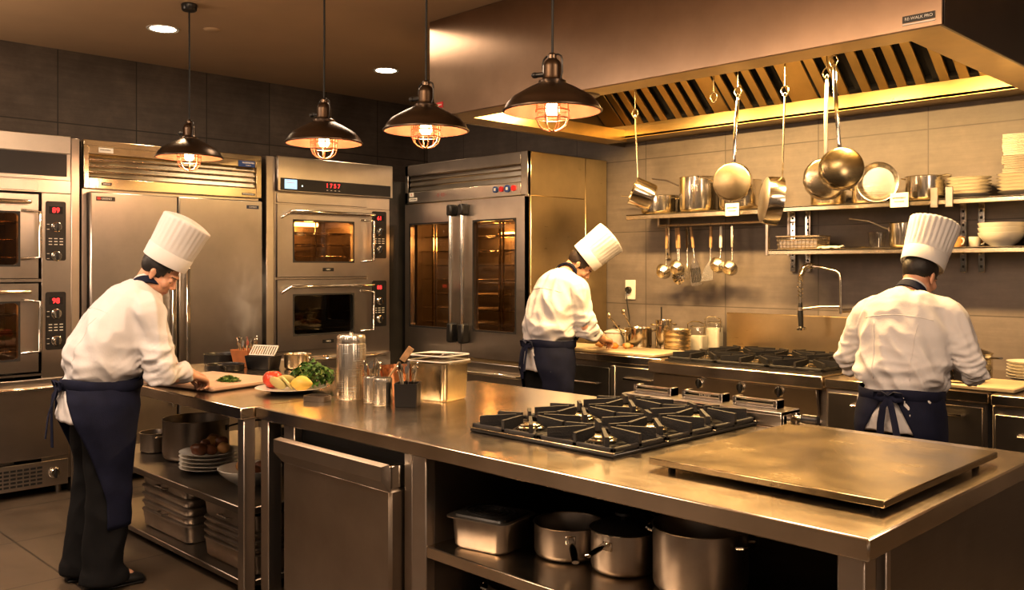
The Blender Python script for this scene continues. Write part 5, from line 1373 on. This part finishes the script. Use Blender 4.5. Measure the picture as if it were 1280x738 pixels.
    for v in bm.verts:
        p = v.co; d = 0
        wz = math.exp(-((p.z-sp[2].z-.05)/.14)**2)
        q = noise.noise(Vector((p.x*5,p.y*5,p.z*13))+sd); d += .028*wz*(.5-abs(q)*2)
        q = noise.noise(Vector((p.x*11+p.z*5,p.y*11,p.z*4))+sd); d += .015*(.4-abs(q)*2)
        for sh,el,wr in arms:
            we = math.exp(-((p-el).length/.13)**2); ax = (wr-sh).normalized()
            q = noise.noise(ax*(p.dot(ax)*34)+p*6+sd); d += .028*we*(.45-abs(q)*2)
            ws = math.exp(-((p-sh.lerp(el,.35)).length/.14)**2); q = noise.noise(Vector((p.x*9,p.y*9,p.z*9))+(el-sh).normalized()*p.dot((el-sh).normalized())*-6+sd); d += .019*ws*(.4-abs(q)*2)
        mv[v] = d
    for v,d in mv.items(): v.co += v.normal*d
    bmesh.ops.smooth_vert(bm, verts=bm.verts, factor=.22, use_axis_x=True, use_axis_y=True, use_axis_z=True)
    bm.to_mesh(me); bm.free(); me.materials.append(M_['jacket'])
    jk = link('jacket', me, t, 180)
    # stitched seams laid on the back of the jacket
    jb = BVHTree.FromPolygons([v.co.copy() for v in me.vertices], [tuple(p.vertices) for p in me.polygons])
    b = MB()
    def seam(pts):
        out = []
        for p, d in pts:
            h = jb.ray_cast(Vector(p)-Vector(d)*.5, Vector(d), .6)
            if h[0] is not None: out.append(h[0]+h[1]*.0006)
        if len(out) > 2: b.tube(out, .0016, 5)
    up = sp[-2]
    seam([((x, up.y, up.z-.075+.01*math.cos(x*12)), (0,1,-.25)) for x in [k*.015-.165 for k in range(23)]])
    for s in (-1,1): seam([((s*(.085+.02*u), lerp(sp[3].y,up.y,u), lerp(sp[3].z-.03,up.z-.08,u)), (0,1,-.1)) for u in [k/24 for k in range(25)]])
    b.build('seam', M_['jacket'], jk, 180)
    # collar band
    ax = (hp(0,-.028,-.07)-nb).normalized(); q = ax.to_track_quat('Z','Y').to_matrix().to_4x4()
    b = MB(); b.lathe([(.066,-.020),(.079,-.022),(.075,.0),(.071,.022),(.067,.024),(.063,.0),(.066,-.020)], 40, T(*(nb+ax*.008))@q); b.build('collar', M_['navy'], t)
    b = MB(); b.lathe([(.060,.0),(.066,.0),(.065,.036),(.062,.038),(.060,.036),(.060,.0)], 40, T(*(nb+ax*.008))@q); b.build('inner_collar', M_['jacket'], t)
    # ---- trousers and shoes
    b = MB(); b.ell((0,sp[1].y,.89),(.172,.128,.14),24,14)
    for s,F in ((1,P['feet'][0]),(-1,P['feet'][1])):
        limb(b, [(s*.085,sp[1].y,.88),(s*.095,sp[1].y,.78),((s*.095+F[0])/2,lerp(sp[1].y,F[1],.5)+.015,.47),(F[0],F[1]-.02,.085)], [.112,.110,.098,P.get('ankle',.088)], 20)
        a_ = P.get('ankle',.088); b.lathe([(0,0),(a_+.006,0),(a_+.003,.06),(0,.06)], 20, T(F[0],F[1]-.012,.03)@SC(1,1.15,1))
    tm = remeshed(b, .012, 3, 'trousers')
    for v in tm.vertices:
        p = v.co; v.co += v.normal*.010*(.4-abs(noise.noise(Vector((p.x*7,p.y*7,p.z*6))+sd))*2)
    tm.materials.append(M_['trousers']); link('trousers', tm, t, 180)
    for F in P['feet']:
        b = MB(); rg = []
        for y,w,h in ((-.105,.012,.02),(-.10,.030,.055),(-.06,.040,.085),(0,.043,.088),(.06,.046,.072),(.12,.047,.055),(.16,.038,.042),(.18,.015,.022)):
            rg.append([(F[0]+w*math.cos(a), F[1]+y, max(.004,h*.5+h*.5*math.sin(a))) for a in [2*PI*k/20 for k in range(20)]])
        b.loft(rg); b.box(F[0]-.045,F[0]+.045,F[1]-.105,F[1]+.165,.0,.014,.006); b.build('shoe', M_['shoe'], t, 60)
    # ---- apron, draped over torso and trousers
    tv = [Vector(v) for v in tor.V]; nf = len(tv)
    bv = BVHTree.FromPolygons(tv+[v.co.copy() for v in tm.vertices], [tuple(f) for f in tor.F]+[tuple(nf+i for i in p.vertices) for p in tm.polygons])
    def axis(z):
        for i in range(m-1):
            if sp[i].z <= z <= sp[i+1].z: return lerp(sp[i].y, sp[i+1].y, (z-sp[i].z)/(sp[i+1].z-sp[i].z))
        return sp[0].y if z < sp[0].z else sp[-1].y
    def rad(th, z):
        d = Vector((math.sin(th),math.cos(th),0)); o = Vector((0,axis(z),z))
        h = bv.ray_cast(o+d*.7, -d, .7); return .7-h[3] if h[0] is not None else .1
    wz = sp[2].z; zb = P.get('apron_z',.33); rows = 30; cols = 70
    gap0, gap1 = P.get('gap',(4,34))
    G = []; prev = None
    for i in range(rows):
        u = i/(rows-1); z = lerp(wz+.005, zb, u); g = lerp(gap0,gap1,min(1,(wz-z)/P.get('gap_h',.25))**P.get('gap_e',.8) if wz > z else 0); row = []; rr = []
        for j in range(cols):
            v = j/(cols-1); th = R(-180+g+(360-2*g)*v); r_ = rad(th,z)
            if prev: r_ = max(r_, prev[j]-.0035)
            rr.append(r_)
        rr = [(rr[max(0,j-1)]+2*rr[j]+rr[min(cols-1,j+1)])/4 for j in range(cols)]; prev = rr
        for j in range(cols):
            v = j/(cols-1); th = R(-180+g+(360-2*g)*v)
            fold = .010*u*noise.noise((th*2.2+sd.x, u*1.2, 3))+.006*u*math.sin(th*7+sd.x)
            k = rr[j]+.010+fold; row.append((math.sin(th)*k, axis(z)+math.cos(th)*k, z+.012*u*noise.noise((th,2,sd.x))))
        G.append(row)
    b = MB(); b.grid(G, .004); ap = b.build('apron', M_['navy'], t, 180)
    b = MB(); G = []
    for z,e in ((wz-.030,.010),(wz-.024,.016),(wz+.022,.017),(wz+.028,.011)):
        G.append([(math.sin(th)*(rad(th,wz)+e), axis(wz)+math.cos(th)*(rad(th,wz)+e), z+.006*math.sin(th*3)) for th in [2*PI*j/64 for j in range(64)]])
    b.grid(G[::-1], .004, True); b.build('waistband', M_['navy'], ap, 180)
    b = MB(); G = []
    for i in range(12):
        u = i/11; z = lerp(wz+.02, sp[-2].z-.03, u); w = R(lerp(58,34,u))
        G.append([(math.sin(th)*(rad(th,z)+.014), axis(z)+math.cos(th)*(rad(th,z)+.014), z) for th in [-w+2*w*j/14 for j in range(15)]])
    b.grid(G[::-1], .004); b.build('apron_bib', M_['navy'], ap, 180)
    kx = P.get('knot',0); ka = R(180-kx); kr = rad(ka,wz)+.022; kp = Vector((math.sin(ka)*kr, axis(wz)+math.cos(ka)*kr, wz))
    b = MB(); b.ell(tuple(kp),(.026,.020,.022),14,10)
    for s in (-1,1):
        lp = [kp+Vector((s*x,-y,z)) for x,y,z in ((0,.01,0),(.03,.02,.022),(.062,.018,.018),(.066,.014,-.012),(.035,.016,-.018),(0,.012,-.005))]
        b.tube(lp, .012, 8, flat=.35)
        b.tube([kp+Vector((s*x,-y,z)) for x,y,z in ((0,.014,-.01),(.020,.030,-.05),(.03+.02*(s > 0),.034+.03*(s > 0),-.13),(.035+.03*(s > 0),.03+.05*(s > 0),P.get('tie',-.24)+.06*(s > 0)))], [.014,.016,.017,.018], 8, flat=.25, up=(0,1,0))
    b.build('apron_tie', M_['navy'], ap, 60)
    return t

chef('person', 'chef in white jacket and navy apron bending over the herb board at left', (-4.60,1.70,0), -6, dict(
    spine=[(0,-.03,.79),(0,-.01,.90),(0,.0,.985),(0,.02,1.08),(.0,.09,1.235),(.01,.16,1.37),(.02,.215,1.45)],
    head=(.035,.275,1.525), pitch=36, yaw=-34, hat_tilt=6, hat=.232,
    R=dict(shoulder=(.21,.165,1.345), elbow=(.285,.20,1.035), wrist=(.13,.40,1.00), fwd=(-.45,.75,-.30), up=(.15,.25,1), curl=(52,55,58,60), thumb=.8, cuff=.5),
    L=dict(shoulder=(-.19,.165,1.345), elbow=(-.24,.26,1.06), wrist=(-.07,.44,1.00), fwd=(.45,.75,-.25), up=(-.1,.25,1), curl=(50,52,55,58), thumb=.8, cuff=.55),
    girth=((.225,.178),(.222,.175),(.190,.155),(.235,.19),(.235,.175),(.215,.138),(.088,.080)),
    feet=((.11,.0),(-.11,-.03)), apron_z=.30, knot=2, gap=(8,92), gap_h=.55, gap_e=.55, tie=-.30, ankle=.10))
chef('person', 'chef in white jacket cutting vegetables on the cream board by the corner oven', (-4.50,4.84,0), -12, dict(
    spine=[(0,-.02,.76),(0,-.01,.87),(0,.0,.955),(0,.015,1.05),(0,.06,1.22),(0,.105,1.36),(0,.15,1.44)],
    head=(0,.27,1.495), pitch=46, yaw=-40, hat_tilt=-6, hat=.245,
    R=dict(shoulder=(.185,.115,1.335), elbow=(.25,.14,1.045), wrist=(.10,.39,.975), fwd=(-.35,.8,-.15), up=(.2,.1,1), curl=(34,40,46,50), thumb=.6, cuff=.45),
    L=dict(shoulder=(-.185,.115,1.335), elbow=(-.25,.18,1.05), wrist=(-.08,.43,1.0), fwd=(.35,.8,-.2), up=(-.2,.1,1), curl=(38,42,46,50), thumb=.7, cuff=.45),
    girth=((.205,.165),(.200,.158),(.175,.145),(.215,.175),(.212,.165),(.197,.130),(.085,.078)),
    feet=((.11,.02),(-.11,-.04)), apron_z=.34, knot=0, gap=(6,46)), 1.05, 'brown')
chef('person', 'chef in white jacket working with his back turned at the right counter', (-1.83,4.54,0), 2, dict(
    spine=[(0,-.02,.74),(0,-.01,.84),(0,.0,.93),(0,.015,1.02),(0,.05,1.19),(0,.085,1.345),(0,.125,1.425)],
    head=(.02,.205,1.505), pitch=26, yaw=-12, hat_tilt=0, hat=.238, roll=2, pleat=.0036,
    R=dict(shoulder=(.195,.09,1.32), elbow=(.315,.08,1.05), wrist=(.20,.30,1.06), fwd=(-.2,.85,-.25), up=(.3,.1,1), curl=(35,40,45,50), thumb=.6, cuff=.6),
    L=dict(shoulder=(-.195,.09,1.32), elbow=(-.305,.08,1.045), wrist=(-.12,.30,1.06), fwd=(.35,.8,-.2), up=(-.2,.1,1), curl=(40,44,48,50), thumb=.6, cuff=.5),
    girth=((.205,.160),(.200,.158),(.180,.145),(.220,.170),(.222,.158),(.207,.128),(.085,.078)),
    feet=((.12,.0),(-.12,-.02)), apron_z=.32, knot=2, gap=(6,48)))
# ------------------------------------------------------------------ light, world, camera
def area(name, loc, rot, size, size_y, energy, col):
    l = bpy.data.lights.new(name, 'AREA'); l.shape = 'RECTANGLE'; l.size = size; l.size_y = size_y; l.energy = energy; l.color = col
    o = bpy.data.objects.new(name, l); COL.objects.link(o); o.location = loc; o.rotation_euler = [R(a) for a in rot]; return o
area('ceiling_fill_light', (-2.6,.6,CEIL-.03), (0,0,0), 2.4,.5, 75, (1,.77,.56))  # the four area lights are added fill, giving the steel streak highlights
area('ceiling_fill_light', (-5.2,.4,CEIL-.03), (0,0,0), 1.6,.5, 70, (1,.78,.60))
area('ceiling_fill_light', (-.4,2.4,CEIL-.03), (0,0,0), .5,1.6, 55, (1,.76,.54))
area('ceiling_fill_light', (-5.4,3.9,CEIL-.03), (0,0,0), .8,.8, 22, (1,.76,.54))
for x,y,e in ((-3.4,-.2,55),(-6.2,.3,60),(.5,2.4,60)):  # soft point lights added out of frame to lift ceiling and walls
    l = bpy.data.lights.new('fill_point', 'POINT'); l.energy = e; l.color = (1,.74,.54); l.shadow_soft_size = .35
    o = bpy.data.objects.new('fill_point', l); COL.objects.link(o); o.location = (x,y,2.25)
for x,y,e in ((-2.9,1.0,60),(-1.2,2.6,16)):  # further point lights added above the frame, brightening the ceiling
    l = bpy.data.lights.new('fill_point', 'POINT'); l.energy = e; l.color = (1,.68,.40); l.shadow_soft_size = .12
    o = bpy.data.objects.new('fill_point', l); COL.objects.link(o); o.location = (x,y,2.86)
w = bpy.data.worlds.new('kitchen_ambience'); scene.world = w; w.use_nodes = True; wn = w.node_tree
bg = wn.nodes['Background']; bg.inputs[1].default_value = .92
tc = wn.nodes.new('ShaderNodeTexCoord'); nz = wn.nodes.new('ShaderNodeTexNoise'); nz.inputs['Scale'].default_value = 2.2; nz.inputs['Detail'].default_value = 2
wn.links.new(tc.outputs['Generated'], nz.inputs['Vector'])
wn.links.new(ramp(wn, nz.outputs[0], [(.35,(.05,.034,.022)),(.55,(.31,.215,.15)),(.70,(1.3,.95,.70))]), bg.inputs[0])  # patchy warm glow made up as fill and for varied steel reflections
cam = bpy.data.cameras.new('camera'); co = bpy.data.objects.new('camera', cam); COL.objects.link(co); scene.camera = co
co.location = (0,0,1.55); co.rotation_euler = (R(90),0,R(45.25))
cam.sensor_width = 36; cam.lens = 36*1130/1280; cam.shift_y = -(369-335)/1280
cam.clip_start = .05
scene.view_settings.view_transform = 'Standard'; scene.view_settings.look = 'None'; scene.view_settings.exposure = .0; scene.view_settings.gamma = .92
scene.cycles.use_denoising = True
scene.cycles.max_bounces = 8; scene.cycles.sample_clamp_indirect = 6; scene.cycles.caustics_reflective = False; scene.cycles.caustics_refractive = False

# faint steam rising from the pans at the back of the prep table
m = bpy.data.materials.new('steam'); m.use_nodes = True; nt = m.node_tree; nt.nodes.clear()
o_ = nt.nodes.new('ShaderNodeOutputMaterial'); pv = nt.nodes.new('ShaderNodeVolumePrincipled'); pv.inputs['Color'].default_value = (.95,.9,.85,1)
tc = nt.nodes.new('ShaderNodeTexCoord'); n1 = N(nt, 'ShaderNodeTexNoise', Scale=9.0, Detail=4.0, Distortion=1.2); nt.links.new(coords(nt,(1,1,.55)), n1.inputs['Vector'])
gr = N(nt, 'ShaderNodeTexGradient', gradient_type='SPHERICAL'); mp = nt.nodes.new('ShaderNodeMapping'); mp.inputs['Scale'].default_value = (5.5,5.5,2.6); nt.links.new(tc.outputs['Object'], mp.inputs[0]); nt.links.new(mp.outputs[0], gr.inputs[0])
a1 = N(nt, 'ShaderNodeMath', operation='SUBTRACT'); a1.inputs[1].default_value = .46; nt.links.new(n1.outputs[0], a1.inputs[0])
a2 = N(nt, 'ShaderNodeMath', operation='MAXIMUM'); a2.inputs[1].default_value = 0; nt.links.new(a1.outputs[0], a2.inputs[0])
a3 = N(nt, 'ShaderNodeMath', operation='MULTIPLY'); nt.links.new(a2.outputs[0], a3.inputs[0]); nt.links.new(gr.outputs[1], a3.inputs[1])
a4 = N(nt, 'ShaderNodeMath', operation='MULTIPLY'); a4.inputs[1].default_value = 26; nt.links.new(a3.outputs[0], a4.inputs[0]); nt.links.new(a4.outputs[0], pv.inputs['Density'])
nt.links.new(pv.outputs[0], o_.inputs['Volume'])
b = MB(); b.box(-.2,.2,-.2,.2,-.27,.40)
tag(b.build('steam', m, None, 0, (-5.40,2.92,1.345)), 'faint steam rising over the pans at the back of the prep table', 'steam', kind='stuff')
